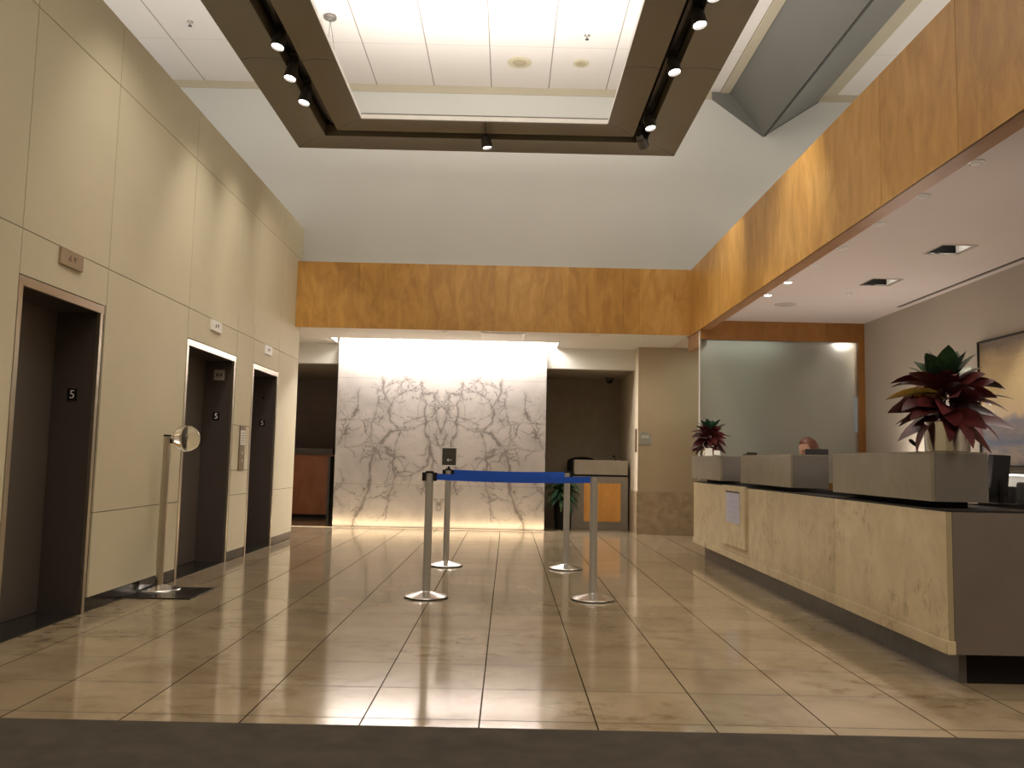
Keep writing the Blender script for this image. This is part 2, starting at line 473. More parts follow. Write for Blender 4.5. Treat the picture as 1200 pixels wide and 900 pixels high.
bm = bmesh.new(); lathe(bm, [(.035, .002), (.035, -.004), (.02, -.006), (.012, -.02), (.002, -.02)], 20)
finish('sprinkler', bm, M_whiteplastic, smooth=True, loc=(3.56, 8.76, ZL), label='tiny ceiling sprinkler between the recessed lights and the header', cat='sprinkler')
# linear slot diffuser
sd = empty('slot_diffuser', (4.40, 0, ZL), label='long thin dark slot air diffuser in the ceiling along the right wall', cat='air diffuser')
B('slot', M_black, (-.02, .02, 2.0, 9.45, -.003, .002), sd)
B('divider', M_greywall, (-.004, .004, 2.0, 9.45, -.005, .002), sd)

# ------------------------------------------------------------------ right wall of the reception
XR = 4.50
B('wall_right', M_greywall, (XR, XR+.12, YBACK, 13.3, 0, ZL), kind='structure')

# ------------------------------------------------------------------ back zone behind the beam
YH = 13.60
slot = (-2.78, .745, 12.97, YM-.0)
B('ceiling', M_white, (-5.2, XB+.12, YW+.0, 12.97, ZL, ZL+.03), kind='structure')
B('ceiling', M_white, (slot[1], XB+.12, 12.97, YH+.3, ZL, ZL+.03), kind='structure')
B('ceiling', M_white, (-5.2, slot[0], 12.97, YH+.3, ZL, ZL+.03), kind='structure')
bm = bmesh.new()
box(bm, slot[0]-.02, slot[1]+.02, 12.95, 12.97, ZL+.03, ZL+.5)
box(bm, slot[0]-.02, slot[0], 12.97, YH, ZL+.03, ZL+.5)
box(bm, slot[1], slot[1]+.02, 12.97, YH, ZL+.03, ZL+.5)
box(bm, slot[0]-.02, slot[1]+.02, 12.95, YH+.1, ZL+.5, ZL+.52)
box(bm, slot[0]-.02, slot[1]+.02, YH, YH+.1, ZL+.0, ZL+.5)
finish('ceiling', bm, M_white, kind='structure')
# header wall left and right of marble
MX0, MX1 = -2.74, .59
B('wall_back', M_white, (-5.2, MX0, YH, YH+.15, 2.60, ZL), kind='structure')
B('wall_back', M_white, (MX1, 2.04, YH, YH+.15, 2.60, ZL), kind='structure')
# marble slab (bookmatched veins held in a colour attribute)
import numpy as np
def marble():
    nx, nz = 330, 290
    H = ZL+.42
    cx = (MX0+MX1)/2
    xs = np.linspace(MX0, MX1, nx+1); zs = np.linspace(0, H, nz+1)
    lines = [
     ([(405,230),(410,290),(425,340)], 4, 6), ([(312,290),(300,350),(280,395)], 4, 9),
     ([(600,430),(540,455),(480,475),(430,490),(400,525),(380,570),(368,620),(365,690),(350,760),(330,820),(300,895)], 5, 15),
     ([(345,790),(312,830),(316,862)], 3, 3), ([(520,235),(490,270),(480,310),(530,290),(575,290),(610,340),(655,360),(672,350)], 4, 3),
     ([(575,250),(578,310),(612,345)], 5, 3), ([(578,310),(640,300),(660,340)], 3, 3),
     ([(390,280),(395,340),(375,430),(365,500),(375,560)], 2, 3), ([(600,430),(590,470),(620,500),(625,560),(610,620),(560,650),(545,670)], 10, 5),
     ([(625,560),(640,600),(612,700),(600,740)], 8, 4), ([(490,480),(470,540),(475,600),(480,660),(460,760),(430,860)], 5, 2),
     ([(430,490),(410,540),(440,560),(480,590),(460,620)], 4, 4), ([(480,310),(440,360),(450,430),(480,470)], 3, 3),
     ([(220,430),(280,420),(330,430),(370,440)], 2, 2), ([(258,455),(238,490),(222,530)], 5, 3), ([(218,470),(245,487),(268,465)], 3, 3),
     ([(240,545),(330,530),(372,545)], 2, 2), ([(672,470),(650,420),(640,370),(672,350)], 8, 6), ([(640,480),(655,530),(672,560)], 5, 4),
     ([(610,340),(600,400),(600,430)], 5, 5), ([(320,600),(370,580),(430,550),(460,560)], 2, 3), ([(365,770),(420,760),(462,772)], 3, 2),
     ([(230,640),(250,690),(232,730)], 2, 3), ([(500,230),(515,250),(540,240)], 4, 3), ([(520,470),(505,440),(545,420),(600,400)], 3, 2),
     ([(385,300),(440,270),(500,260)], 2, 2), ([(480,660),(520,640),(560,650)], 2, 2),([(225,700),(228,760),(260,800)], 1, 2),
     ([(612,700),(640,760),(672,790)], 2, 2), ([(420,400),(400,440),(375,430)],2,2)]
    S = 13.43/989/3.75
    rb = random.Random(12); extra = []
    for pts, w0, w1 in lines:
        for i in range(len(pts)-1):
            for _ in range(rb.choice((1, 2, 2, 3))):
                u = rb.random(); x = pts[i][0]+(pts[i+1][0]-pts[i][0])*u; y = pts[i][1]+(pts[i+1][1]-pts[i][1])*u
                a = rb.uniform(0, 2*pi) if rb.random() < .4 else math.atan2(pts[i+1][1]-pts[i][1], pts[i+1][0]-pts[i][0])+rb.uniform(-.6, .6)
                q = [(x, y)]
                for k in range(rb.randint(2, 4)):
                    L = rb.uniform(12, 26); a += rb.uniform(-.6, .6); x += cos(a)*L; y += sin(a)*L; q.append((min(x, 672), y))
                extra.append((q, rb.uniform(.8, 2.1), .4))
    lines += extra
    X, Z = np.meshgrid(xs, zs)
    rng = np.random.RandomState(3)
    def smooth_noise(freq, seed):
        r = np.random.RandomState(seed)
        out = np.zeros_like(X)
        U = np.abs(X-cx)
        for k in range(7):
            fx, fz = r.uniform(-1, 1, 2)*freq; ph = r.uniform(0, 6.28)
            out += np.sin(U*fx + Z*fz + ph)
        return out/7
    U = np.abs(X-cx)
    Uw = U + .05*smooth_noise(14, 1) + .03*smooth_noise(40, 2) + .018*smooth_noise(110, 5)
    Zw = Z + .05*smooth_noise(14, 3) + .03*smooth_noise(40, 4) + .018*smooth_noise(110, 6)
    V = np.zeros_like(X)
    wmod = .7 + 1.3*smooth_noise(11, 9) + .9*smooth_noise(45, 10)
    for pts, w0, w1 in lines:
        P = [((672-px)*S, (618-(380+py/3.75))*3.75*S) for px, py in pts]
        n = len(P)-1
        for i in range(n):
            (ax, az), (bx, bz) = P[i], P[i+1]
            dx, dz = bx-ax, bz-az; L2 = dx*dx+dz*dz
            t = np.clip(((Uw-ax)*dx+(Zw-az)*dz)/L2, 0, 1)
            d = np.hypot(Uw-(ax+t*dx), Zw-(az+t*dz))
            wd = (w0+(w1-w0)*(i+t)/n)*S*.72*np.clip(wmod, .12, 1.9)
            V = np.maximum(V, np.clip(1.25-(d/(wd+.004)), 0, 1)*.95)
            V = np.maximum(V, np.clip(1-(d/(wd*4+.05)), 0, 1)**2*(.34 if w1 > .7 else .10))
    me = bpy.data.meshes.new('wall_back')
    verts = [(float(x), YM, float(z)) for z in zs for x in xs]
    base = len(verts)
    faces = []
    for j in range(nz):
        for i in range(nx):
            a = j*(nx+1)+i
            faces.append((a, a+1, a+nx+2, a+nx+1))
    verts += [(MX0, YH+.1, 0), (MX1, YH+.1, 0), (MX1, YH+.1, H), (MX0, YH+.1, H)]
    c = (0, nx, nz*(nx+1)+nx, nz*(nx+1))
    faces += [(c[0], c[3], base+3, base), (c[1], base+1, base+2, c[2]), (base, base+3, base+2, base+1), (c[3], c[2], base+2, base+3)]
    me.from_pydata(verts, [], faces)
    at = me.attributes.new('vein', 'FLOAT', 'POINT')
    at.data.foreach_set('value', np.concatenate([V.ravel(), [0, 0, 0, 0]]).astype(np.float32))
    o = bpy.data.objects.new('wall_back', me); COL.objects.link(o); o['kind'] = 'structure'
    m, nt, b = new_mat('bookmatched_marble'); t = NT(nt)
    oc = t.obj(); X_, Y_, Z_ = t.xyz(oc)[0], t.xyz(oc)[1], t.xyz(oc)[2]
    u = t.math('ABSOLUTE', t.math('SUBTRACT', X_, cx))
    cb = t.n('ShaderNodeCombineXYZ'); t.l(u, cb.inputs[0]); t.l(Z_, cb.inputs[2]); v = cb.outputs[0]
    n1 = t.noise(v, 1.7, 5, .6, .6)
    base_c = t.ramp(n1, [(.3, (.38, .355, .345)), (.6, (.52, .485, .465))])
    fine = t.noise(t.mapping(v, (1, 1, 1), (4, 0, 2)), 2.6, 6, .62, 1.2)
    fv = t.ramp(t.math('ABSOLUTE', t.math('SUBTRACT', fine, .5)), [(0, (1, 1, 1)), (.012, (.35, .35, .35)), (.035, (0, 0, 0))])
    msk = t.ramp(t.noise(v, 1.4, 2), [(.48, (0, 0, 0)), (.62, (1, 1, 1))])
    fv = t.math('MULTIPLY', t.math('MULTIPLY', fv, msk), .28)
    a = t.n('ShaderNodeAttribute', attribute_name='vein')
    rag = t.math('MULTIPLY', t.math('MULTIPLY_ADD', t.noise(v, 30, 4, .65), 1.6, .15), t.math('MULTIPLY_ADD', t.noise(t.mapping(v, (1, 1, 1), (3, 0, 9)), 4.5, 3, .6), 1.8, .02))
    vv = t.math('MINIMUM', t.math('MULTIPLY', a.outputs['Fac'], rag), .8)
    f = t.math('MAXIMUM', vv, fv)
    c = t.mix(f, base_c, (.14, .122, .11))
    # slab joints
    jl = None
    for zj in (.68, 2.36):
        q = t.math('LESS_THAN', t.math('ABSOLUTE', t.math('SUBTRACT', Z_, zj)), .0035)
        jl = q if jl is None else t.math('MAXIMUM', jl, q)
    c = t.mix(t.math('MULTIPLY', jl, .6), c, (.22, .19, .16))
    t.l(c, b.inputs['Base Color']); b.inputs['Roughness'].default_value = .3
    me.materials.append(m)
    return o
marble()
# floor slot light along the foot of the marble
fl = empty('floor_light', (0, 13.36, 0), label='thin glowing strip light in the floor along the foot of the marble wall', cat='strip light')
B('lit_strip', emit('warm_strip', (1, .72, .42), 7), (-3.5, .6, -.012, .012, -.0005, .003), fl)
B('edge_rail', M_stainless, (-3.5, .6, -.02, -.012, -.0005, .004), fl)

# pillar and its wainscot
PX, PY = 2.03, 13.25
B('wall_back', M_beigewall, (PX+.002, 5.0, PY, PY+.25, .66, ZL), kind='structure')
B('wall_back', plain('lit_tan_plaster', (.62, .54, .41), .85), (PX, PX+.2, PY+.001, 15.6, .66, ZL), kind='structure')  # paler tan, light on the pillar's side face put into the colour
B('trim_4', M_wainscot, (PX-.012, 3.3, PY-.012, PY+.2, 0, .66), kind='structure')
B('trim_4', M_wainscot, (PX-.012, PX+.2, PY+.2, 15.6, 0, .66), kind='structure')
# right niche
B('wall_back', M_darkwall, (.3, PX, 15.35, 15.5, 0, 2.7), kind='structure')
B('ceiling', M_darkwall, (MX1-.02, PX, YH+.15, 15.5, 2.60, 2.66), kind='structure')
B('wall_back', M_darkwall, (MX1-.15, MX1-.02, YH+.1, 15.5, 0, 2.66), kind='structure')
# left niche
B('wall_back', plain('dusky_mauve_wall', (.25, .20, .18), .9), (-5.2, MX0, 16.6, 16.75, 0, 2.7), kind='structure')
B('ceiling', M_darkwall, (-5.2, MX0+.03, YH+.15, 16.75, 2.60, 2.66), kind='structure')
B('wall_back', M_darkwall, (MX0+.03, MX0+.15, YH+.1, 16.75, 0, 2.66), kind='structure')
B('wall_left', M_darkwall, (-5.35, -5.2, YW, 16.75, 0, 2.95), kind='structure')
B('wall_left', M_white, (-5.2, -3.3, YW+.0, YW+.1, 0, 2.93), kind='structure')

# white ceiling register, smoke detector and downlights behind beam
cr = empty('ceiling_register', (-.11, 12.3, ZL), label='flat white rectangular air register in the low ceiling in front of the marble', cat='air register')
B('frame', M_whiteplastic, (-.32, .32, -.28, .28, -.012, .0), cr, bevel=.003)
B('panel', M_paper, (-.28, .28, -.24, .24, -.016, -.012), cr)
downlight((-.96, 12.05, ZL), False, 'small round downlight in the low ceiling in front of the marble, left of the register', 'round downlights in front of the marble')
downlight((1.23, 12.05, ZL), False, 'small round downlight in the low ceiling over the dark niche, right of the register', 'round downlights in front of the marble', r=.07)
downlight((1.93, 12.05, ZL), False, 'small round downlight in the low ceiling closest to the tan pillar', 'round downlights in front of the marble')

# ------------------------------------------------------------------ glass screen with cherry header at the back of the reception
YG = 10.62
gs = empty('glass_screen', (0, YG, 0), label='wide frosted glass screen in a cherry wood frame behind the reception desk', cat='glass screen')
bm = bmesh.new()
box(bm, 2.42, XR-.08, 0, .12, 2.69, ZL-.0); box(bm, XR-.08, XR-.0, 0, .12, .0, ZL)
box(bm, 2.42, 2.52, .12, .76, 2.62, ZL)
finish('wood_frame', bm, M_woodred, gs)
def frosted():
    m, nt, b = new_mat('frosted_glass'); t = NT(nt)
    b.inputs['Base Color'].default_value = (.47, .47, .43, 1)
    b.inputs['Transmission Weight'].default_value = .72
    b.inputs['Roughness'].default_value = .40; b.inputs['IOR'].default_value = 1.45
    return m
B('glass_pane', frosted(), (2.42, XR-.08, .05, .062, .9, 2.69), gs)
B('edge_trim', M_whiteplastic, (2.405, 2.419, .045, .066, .9, 2.80), gs)
B('pale_blue_reflection', plain('pale_blue_reflection_paint', (.42, .52, .60), .4), (4.37, 4.419, .044, .049, 1.55, 1.99), gs)  # added strip, paints a pale blue reflection on the glass

bm = bmesh.new(); box(bm, 2.8, XR-.08, .03, .08, 0, .9); finish('base_panel', bm, M_woodred, gs)

# ------------------------------------------------------------------ suspended ring with track channel
ring = empty('suspended_light_ring', (0, 0, 4.75), label='huge rectangular umber metal ring hanging under the bright ceiling, carrying spotlights', cat='ceiling ring')
ox0, ox1, oy0, oy1 = -2.565, 1.90, 2.2, 9.76
def rect_loft(name, prof, mat, parent, smooth=True):
    """closed profile (inset, z) swept round the rectangle with mitred corners"""
    bm = bmesh.new(); loops = []
    for d, z in prof:
        loops.append([bm.verts.new(p) for p in ((ox0+d, oy0+d, z), (ox1-d, oy0+d, z), (ox1-d, oy1-d, z), (ox0+d, oy1-d, z))])
    n = len(loops)
    for i in range(n):
        a, b_ = loops[i], loops[(i+1) % n]
        for k in range(4): bm.faces.new((a[k], a[(k+1) % 4], b_[(k+1) % 4], b_[k]))
    return finish(name, bm, mat, parent, smooth=smooth, angle=30)
def jointed_ring():
    m = M_ring; t = NT(m.node_tree); b = m.node_tree.nodes['Principled BSDF']
    src = b.inputs['Base Color'].links[0].from_socket
    o = t.obj(); X, Y = t.xyz(o)[0], t.xyz(o)[1]
    def ln(v, p): return t.math('LESS_THAN', t.math('ABSOLUTE', t.math('SUBTRACT', v, p)), .006)
    g = ln(Y, 7.54)
    g = t.math('MAXIMUM', g, ln(Y, 5.2))
    g = t.math('MAXIMUM', g, t.math('MULTIPLY', ln(X, -.33), t.math('GREATER_THAN', Y, 8.6)))
    # mitre joints at the two far corners
    g = t.math('MAXIMUM', g, t.math('MULTIPLY', ln(t.math('ADD', X, Y), ox0+oy1-.0), 0))
    for sx_, cxx in ((1, ox0), (-1, ox1)):
        dd = t.math('SUBTRACT', t.math('MULTIPLY', t.math('SUBTRACT', X, cxx), sx_), t.math('SUBTRACT', oy1, Y))
        g = t.math('MAXIMUM', g, t.math('LESS_THAN', t.math('ABSOLUTE', dd), .007))
    c = t.mix(g, src, (.03, .023, .016))
    t.l(c, b.inputs['Base Color'])
jointed_ring()
def strip_prof(d0, d1, sag=.022, h=.13, thin=False):
    bot = []
    for i in range(9):
        u = i/8; bot.append((d0+(d1-d0)*u, sag*4*u*(1-u)))
    if thin: return bot + [(d1, .008), (d1-.16, h), (d0, h)]
    return bot + [(d1, h), (d0, h)]
rect_loft('outer_band', strip_prof(0, .40), M_ring, ring)
rect_loft('inner_band', strip_prof(.570, .895, thin=True), M_ring, ring)
rect_loft('track_channel', [(.385, .131), (.385, .20), (.585, .20), (.585, .131), (.57, .131), (.57, .19), (.40, .19), (.40, .131)], M_channel, ring, smooth=False)
rect_loft('light_track', [(.468, .12), (.468, .189), (.502, .189), (.502, .12)], M_spot, ring, smooth=False)
rect_loft('cove_lip', [(.88, .010), (.88, .055), (.895, .055), (.895, .010)], M_whiteplastic, ring, smooth=False)
M_cove = emit('uplight_strip', (1, .90, .80), 3)
rect_loft('uplight_strip', [(.60, .133), (.60, .142), (.66, .142), (.66, .133)], M_cove, ring, smooth=False)
# hanger wires with ceiling canopies
def canopy(x, y, label, wires):
    e = empty('wire_canopy', (x, y, ZC), label=label, cat='ceiling canopy', group='round canopies the ring hangs from')
    bm = bmesh.new(); lathe(bm, [(.075, 0), (.075, -.03), (.068, -.036), (.002, -.036)], 28)
    finish('disc', bm, plain('grey_canopy', (.24, .22, .20), .4, .5), e, smooth=True)
    bm = bmesh.new(); lathe(bm, [(.022, -.036), (.02, -.05), (.004, -.052)], 16); finish('hub', bm, M_chrome, e, smooth=True)
    for (dx, dy) in wires:
        bm = bmesh.new(); tube(bm, [(0, 0, -.03), (dx, dy, -(ZC-4.88))], .003, 6)
        finish('wire', bm, M_wedge, e)
canopy(-2.217, 9.667-.1, 'small round grey canopy on the bright ceiling above the ring corner, with thin wires', [(.0, -.13), (.26, -.2)])
canopy(1.55, 4.0, 'round canopy on the bright ceiling at the near right of the ring', [(.0, .0)])
canopy(-2.217, 4.0, 'round canopy on the bright ceiling at the near left of the ring', [(.0, .0)])
# two round ceiling speakers inside the ring and a sprinkler
for i, (x, y, r, lb) in enumerate(((.04, 10.62, .155, 'larger round cream ceiling speaker seen through the ring'), (.843, 10.606, .105, 'smaller round cream ceiling speaker seen through the ring, right of the larger'))):
    e = empty('ceiling_speaker', (x, y, ZC), label=lb, cat='speaker')
    bm = bmesh.new(); lathe(bm, [(r, 0), (r, -.01), (r*.93, -.016), (r*.6, -.012)], 36, cap=False); finish('bezel', bm, plain('cream_plastic%d' % i, (.60, .54, .38), .5), e, smooth=True)
    bm = bmesh.new(); lathe(bm, [(r*.62, 0), (r*.62, -.012), (.002, -.014)], 32); finish('grille', bm, plain('cream_grille%d' % i, (.45, .38, .25), .7), e, smooth=True)
for (x, y, lb) in ((.853, 9.872, 'tiny dark sprinkler head on the bright ceiling above the smaller speaker'), (-3.945, 9.764, 'tiny sprinkler head on the ceiling at upper left beyond the panelled wall')):
    e = empty('sprinkler', (x, y, ZC), label=lb, cat='sprinkler')
    bm = bmesh.new(); lathe(bm, [(.04, .004), (.038, -.008), (.014, -.01), (.012, -.03)], 20); finish('escutcheon', bm, M_chrome, e, smooth=True)
    bm = bmesh.new(); lathe(bm, [(.005, -.03), (.005, -.055), (.024, -.056), (.024, -.06)], 16); finish('deflector', bm, M_spot, e, smooth=True)

# spotlights in the channel
def make_spot():
    e = empty('track_spotlight', (0, 0, 0))
    bm = bmesh.new(); box(bm, -.018, .018, -.07, .07, .055, .118); box(bm, -.03, .03, -.028, .028, .0, .056); tube(bm, [(0, 0, .06), (0, 0, .0)], .01, 10)
    finish('track_adapter', bm, M_spot, e)
    bm = bmesh.new()
    lathe(bm, [(.012, .03), (.034, .02), (.037, -.03), (.046, -.036), (.052, -.115), (.052, -.13), (.046, -.13), (.043, -.112)], 28, cap=False)
    h = finish('lamp_head', bm, M_spot, e, smooth=True)
    bm = bmesh.new(); lathe(bm, [(.043, -.112), (.03, -.116), (.002, -.117)], 24)
    l = finish('lamp_lens', bm, M_lens, h, smooth=True)
    return e
sp0 = make_spot()
spots = [(-2.08, 7.15, .05, (0, 0), 'left rail, the nearest lit one'), (-2.10, 7.66, .0, (0, 0), 'left rail, the middle lit one'), (-2.10, 8.20, .0, (0, 0), 'left rail, the farthest lit one'),
         (1.47, 6.13, .01, (0, 0), 'right rail, at the very top edge of the photo'), (1.455, 6.56, .02, (0, 0), 'right rail, second nearest'), (1.42, 7.42, .03, (0, 0), 'right rail, third nearest'),
         (1.42, 8.72, .03, (0, 0), 'right rail, farthest lit one close to the corner'), (-.337, 9.285, .0, (0, 0), 'far rail, hanging alone at its middle')]
for i, (x, y, dz, tilt, nm) in enumerate(spots):
    e = sp0 if i == 0 else copy_tree(sp0)
    e.location = (x, y, 4.77 + dz); e.scale = (1.2, 1.2, 1.2)
    if i == 7: e.rotation_euler = (0, 0, R(90)); e.location = (x, y, 4.77)
    for ch in e.children:
        if ch.name.startswith('lamp_head'): ch.rotation_euler = (R(-10), R(-8 if x > 0 else 8)*(1 if i != 7 else 0), 0)
    tag(e, 'dark spotlight with glowing lens, ' + nm, 'spotlight', 'spotlights on the suspended ring')
e = copy_tree(sp0); e.location = (1.40, 9.20, 4.77); tag(e, 'dark track spotlight turned away in the far right corner of the ring', 'spotlight', 'spotlights on the suspended ring')
for ch in e.children:
    if ch.name.startswith('lamp_head'): ch.rotation_euler = (R(62), 0, R(-30))

# ------------------------------------------------------------------ grey wedge-shaped duct at upper right
wd = empty('wedge_duct', (0, 0, 0), label='long grey V-shaped metal duct fixed under the ceiling at upper right', cat='duct')
bm = bmesh.new(); prism_y(bm, [(2.985, 6.289), (3.455, 5.67), (4.21, 6.17), (4.21, 6.289)], 2.0, YW-.03)
finish('duct_body', bm, M_wedge, wd)
bm = bmesh.new(); prism_y(bm, [(2.74, 6.28), (2.74, 6.19), (3.455, 5.66), (4.23, 6.17), (4.23, 6.28)], YW-.03, YW-.001)
finish('end_plate', bm, M_wedge, wd)
bm = bmesh.new(); tube(bm, [(3.475, 2.0, 5.668), (3.475, YW-.03, 5.668)], .012, 8); finish('ridge_bead', bm, plain('dark_ridge', (.06, .055, .05), .5), wd)
B('trim_5', M_cream, (2.86, 2.985, 2, YW-.012, ZC-.02, ZC), kind='structure')
B('trim_shadow_line', M_channel, (4.21, 4.27, 2, YW-.012, ZC-.03, ZC), kind='structure')  # black strip paints the dark shadow line beside the duct
B('trim_7', M_cream, (4.27, 4.48, 2, YW-.012, ZC-.02, ZC), kind='structure')

# ------------------------------------------------------------------ reception counter
CX, CY0, CY1 = 2.27, 4.395, 10.34
rc = empty('reception_counter', (0, 0, 0), label='long travertine-clad reception counter with a dark kick base along the right side', cat='reception counter')
bm = bmesh.new()
segs = [CY0, 5.90, 7.30, 7.98, 8.95, CY1]
for a, b_ in zip(segs, segs[1:]): box(bm, CX, CX+.03, a+(.001 if a > CY0 else 0), b_-.001, .235, .885)
box(bm, CX-.012, CX+.03, CY0-.012, CY1, .165, .233)
finish('stone_front', bm, M_counterstone, rc, bevel=.002)
er = empty('counter_return', (0, 0, 0), label='dark brown end of the reception counter facing the camera at lower right', cat='counter end')
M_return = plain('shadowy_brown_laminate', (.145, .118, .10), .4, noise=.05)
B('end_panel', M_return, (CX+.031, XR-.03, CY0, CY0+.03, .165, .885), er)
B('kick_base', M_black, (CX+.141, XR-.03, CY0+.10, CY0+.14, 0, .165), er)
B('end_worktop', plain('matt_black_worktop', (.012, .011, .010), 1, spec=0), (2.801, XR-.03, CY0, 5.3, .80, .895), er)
bm = bmesh.new()
box(bm, CX+.10, CX+.14, CY0+.10, CY1-.16, .0, .165)
finish('kick_base', bm, M_kick, rc)
bm = bmesh.new(); box(bm, CX+.03, 2.75, CY0+.031, CY1, .165, .2); box(bm, CX+.03, 2.75, CY1-.03, CY1, .2, .885); finish('carcass', bm, M_dispfrm, rc)
bm = bmesh.new(); box(bm, CX, 2.80, CY0+.0, CY1, .886, .895); finish('worktop', bm, plain('black_worktop', (.02, .018, .017), .6, spec=.15), rc)
B('ledge_support', M_black, (2.42, 2.52, CY0+.25, CY1-.06, .895, .928), rc)
def ledge(y0, y1, label, rounded=False):
    e = empty('transaction_ledge', (0, 0, 0), label=label, cat='counter ledge', group='raised stone boxes on the reception counter')
    B('box_front', M_ledgestone, (2.29, 2.31, y0, y1, .93, 1.19), e, bevel=.002)
    B('box_end', M_dispfrm, (2.3105, 2.60, y0, y0+.02, .93, 1.19), e)
    bm = bmesh.new(); box(bm, 2.3105, 2.60, y1-.02, y1, .93, 1.19); box(bm, 2.58, 2.60, y0+.0205, y1-.0205, .93, 1.19); finish('box_back', bm, M_dispfrm, e)
    B('box_top', M_ledgestone, (2.29, 2.60, y0, y1, 1.1905, 1.2), e)
    B('box_bottom', M_black, (2.311, 2.579, y0+.021, y1-.021, .929, .94), e)
    return e
ledge(4.58, 5.97, 'nearest raised stone box on the counter, carrying the large croton plant')
ledge(6.86, 8.33, 'middle raised stone box on the counter, in front of the seated person')
ledge(9.12, 10.55, 'farthest raised stone box on the counter, carrying the small croton plant')
# sign holder panel on the counter front
nh = empty('notice_holder', (CX-.001, 8.45, 0), label='small pale notice sheet in a stone-coloured panel on the far part of the counter front', cat='notice holder')
B('backing_panel', M_counterstone, (-.025, 0, -.42, .42, .30, .895), nh, bevel=.002)
B('notice_sheet', M_graycard, (-.029, -.0255, -.245, .245, .53, .83), nh)
B('top_clip', M_rubber, (-.033, -.0295, -.25, .25, .83, .842), nh)
bm = bmesh.new()
for i in range(4): box(bm, -.0296, -.0291, -.18, .18, .585+i*.05, .59+i*.05)
finish('faint_lines', bm, plain('faint_ink', (.33, .33, .44), .6), nh)

# ------------------------------------------------------------------ plants
def leaf(bm, root, az, el, L, W, droop=.4, fold=.25, n=7, ml=None, mat_i=0, roll=0):
    d = Vector((cos(az), sin(az), 0)); p = Vector(root); a = el
    side0 = Vector((-sin(az), cos(az), 0))
    rows = []
    for i in range(n+1):
        u = i/n
        wd = W*.5*(sin(pi*min(1, u**.8))**.8)*(1 if u < .98 else 0) if 0 < i < n else .0025
        dirv = d*cos(a) + Vector((0, 0, 1))*sin(a)
        up = -d*sin(a) + Vector((0, 0, 1))*cos(a)
        s = (side0*cos(roll) + up*sin(roll)); u2 = (up*cos(roll) - side0*sin(roll))
        rows.append([bm.verts.new(p + s*wd + u2*wd*fold), bm.verts.new(p), bm.verts.new(p - s*wd + u2*wd*fold)])
        p = p + dirv*(L/n); a -= droop*1.6/n
    for r0, r1 in zip(rows, rows[1:]):
        for k in range(2):
            f = bm.faces.new((r0[k], r0[k+1], r1[k+1], r1[k])); f.smooth = True; f.material_index = mat_i
def leafmat(name, c1, c2, vein, rough=.35, scale=9):
    m, nt, b = new_mat(name); t = NT(nt)
    n = t.noise(t.obj(), scale, 4, .6)
    c = t.ramp(n, [(.35, c1), (.55, c2), (.75, vein)])
    t.l(c, b.inputs['Base Color']); b.inputs['Roughness'].default_value = rough
    return m
ML_green = leafmat('dark_green_leaf', (.012, .03, .012), (.02, .05, .018), (.03, .07, .02))
ML_teal = leafmat('green_leaf', (.03, .09, .05), (.04, .12, .07), (.06, .15, .08))
ML_maroon = leafmat('maroon_leaf', (.045, .01, .012), (.10, .02, .022), (.16, .035, .03))
ML_yellow = leafmat('yellow_leaf', (.45, .28, .05), (.55, .34, .08), (.1, .16, .04), scale=14)
ML_pale = leafmat('variegated_leaf', (.05, .12, .04), (.12, .2, .08), (.62, .64, .42), scale=16)

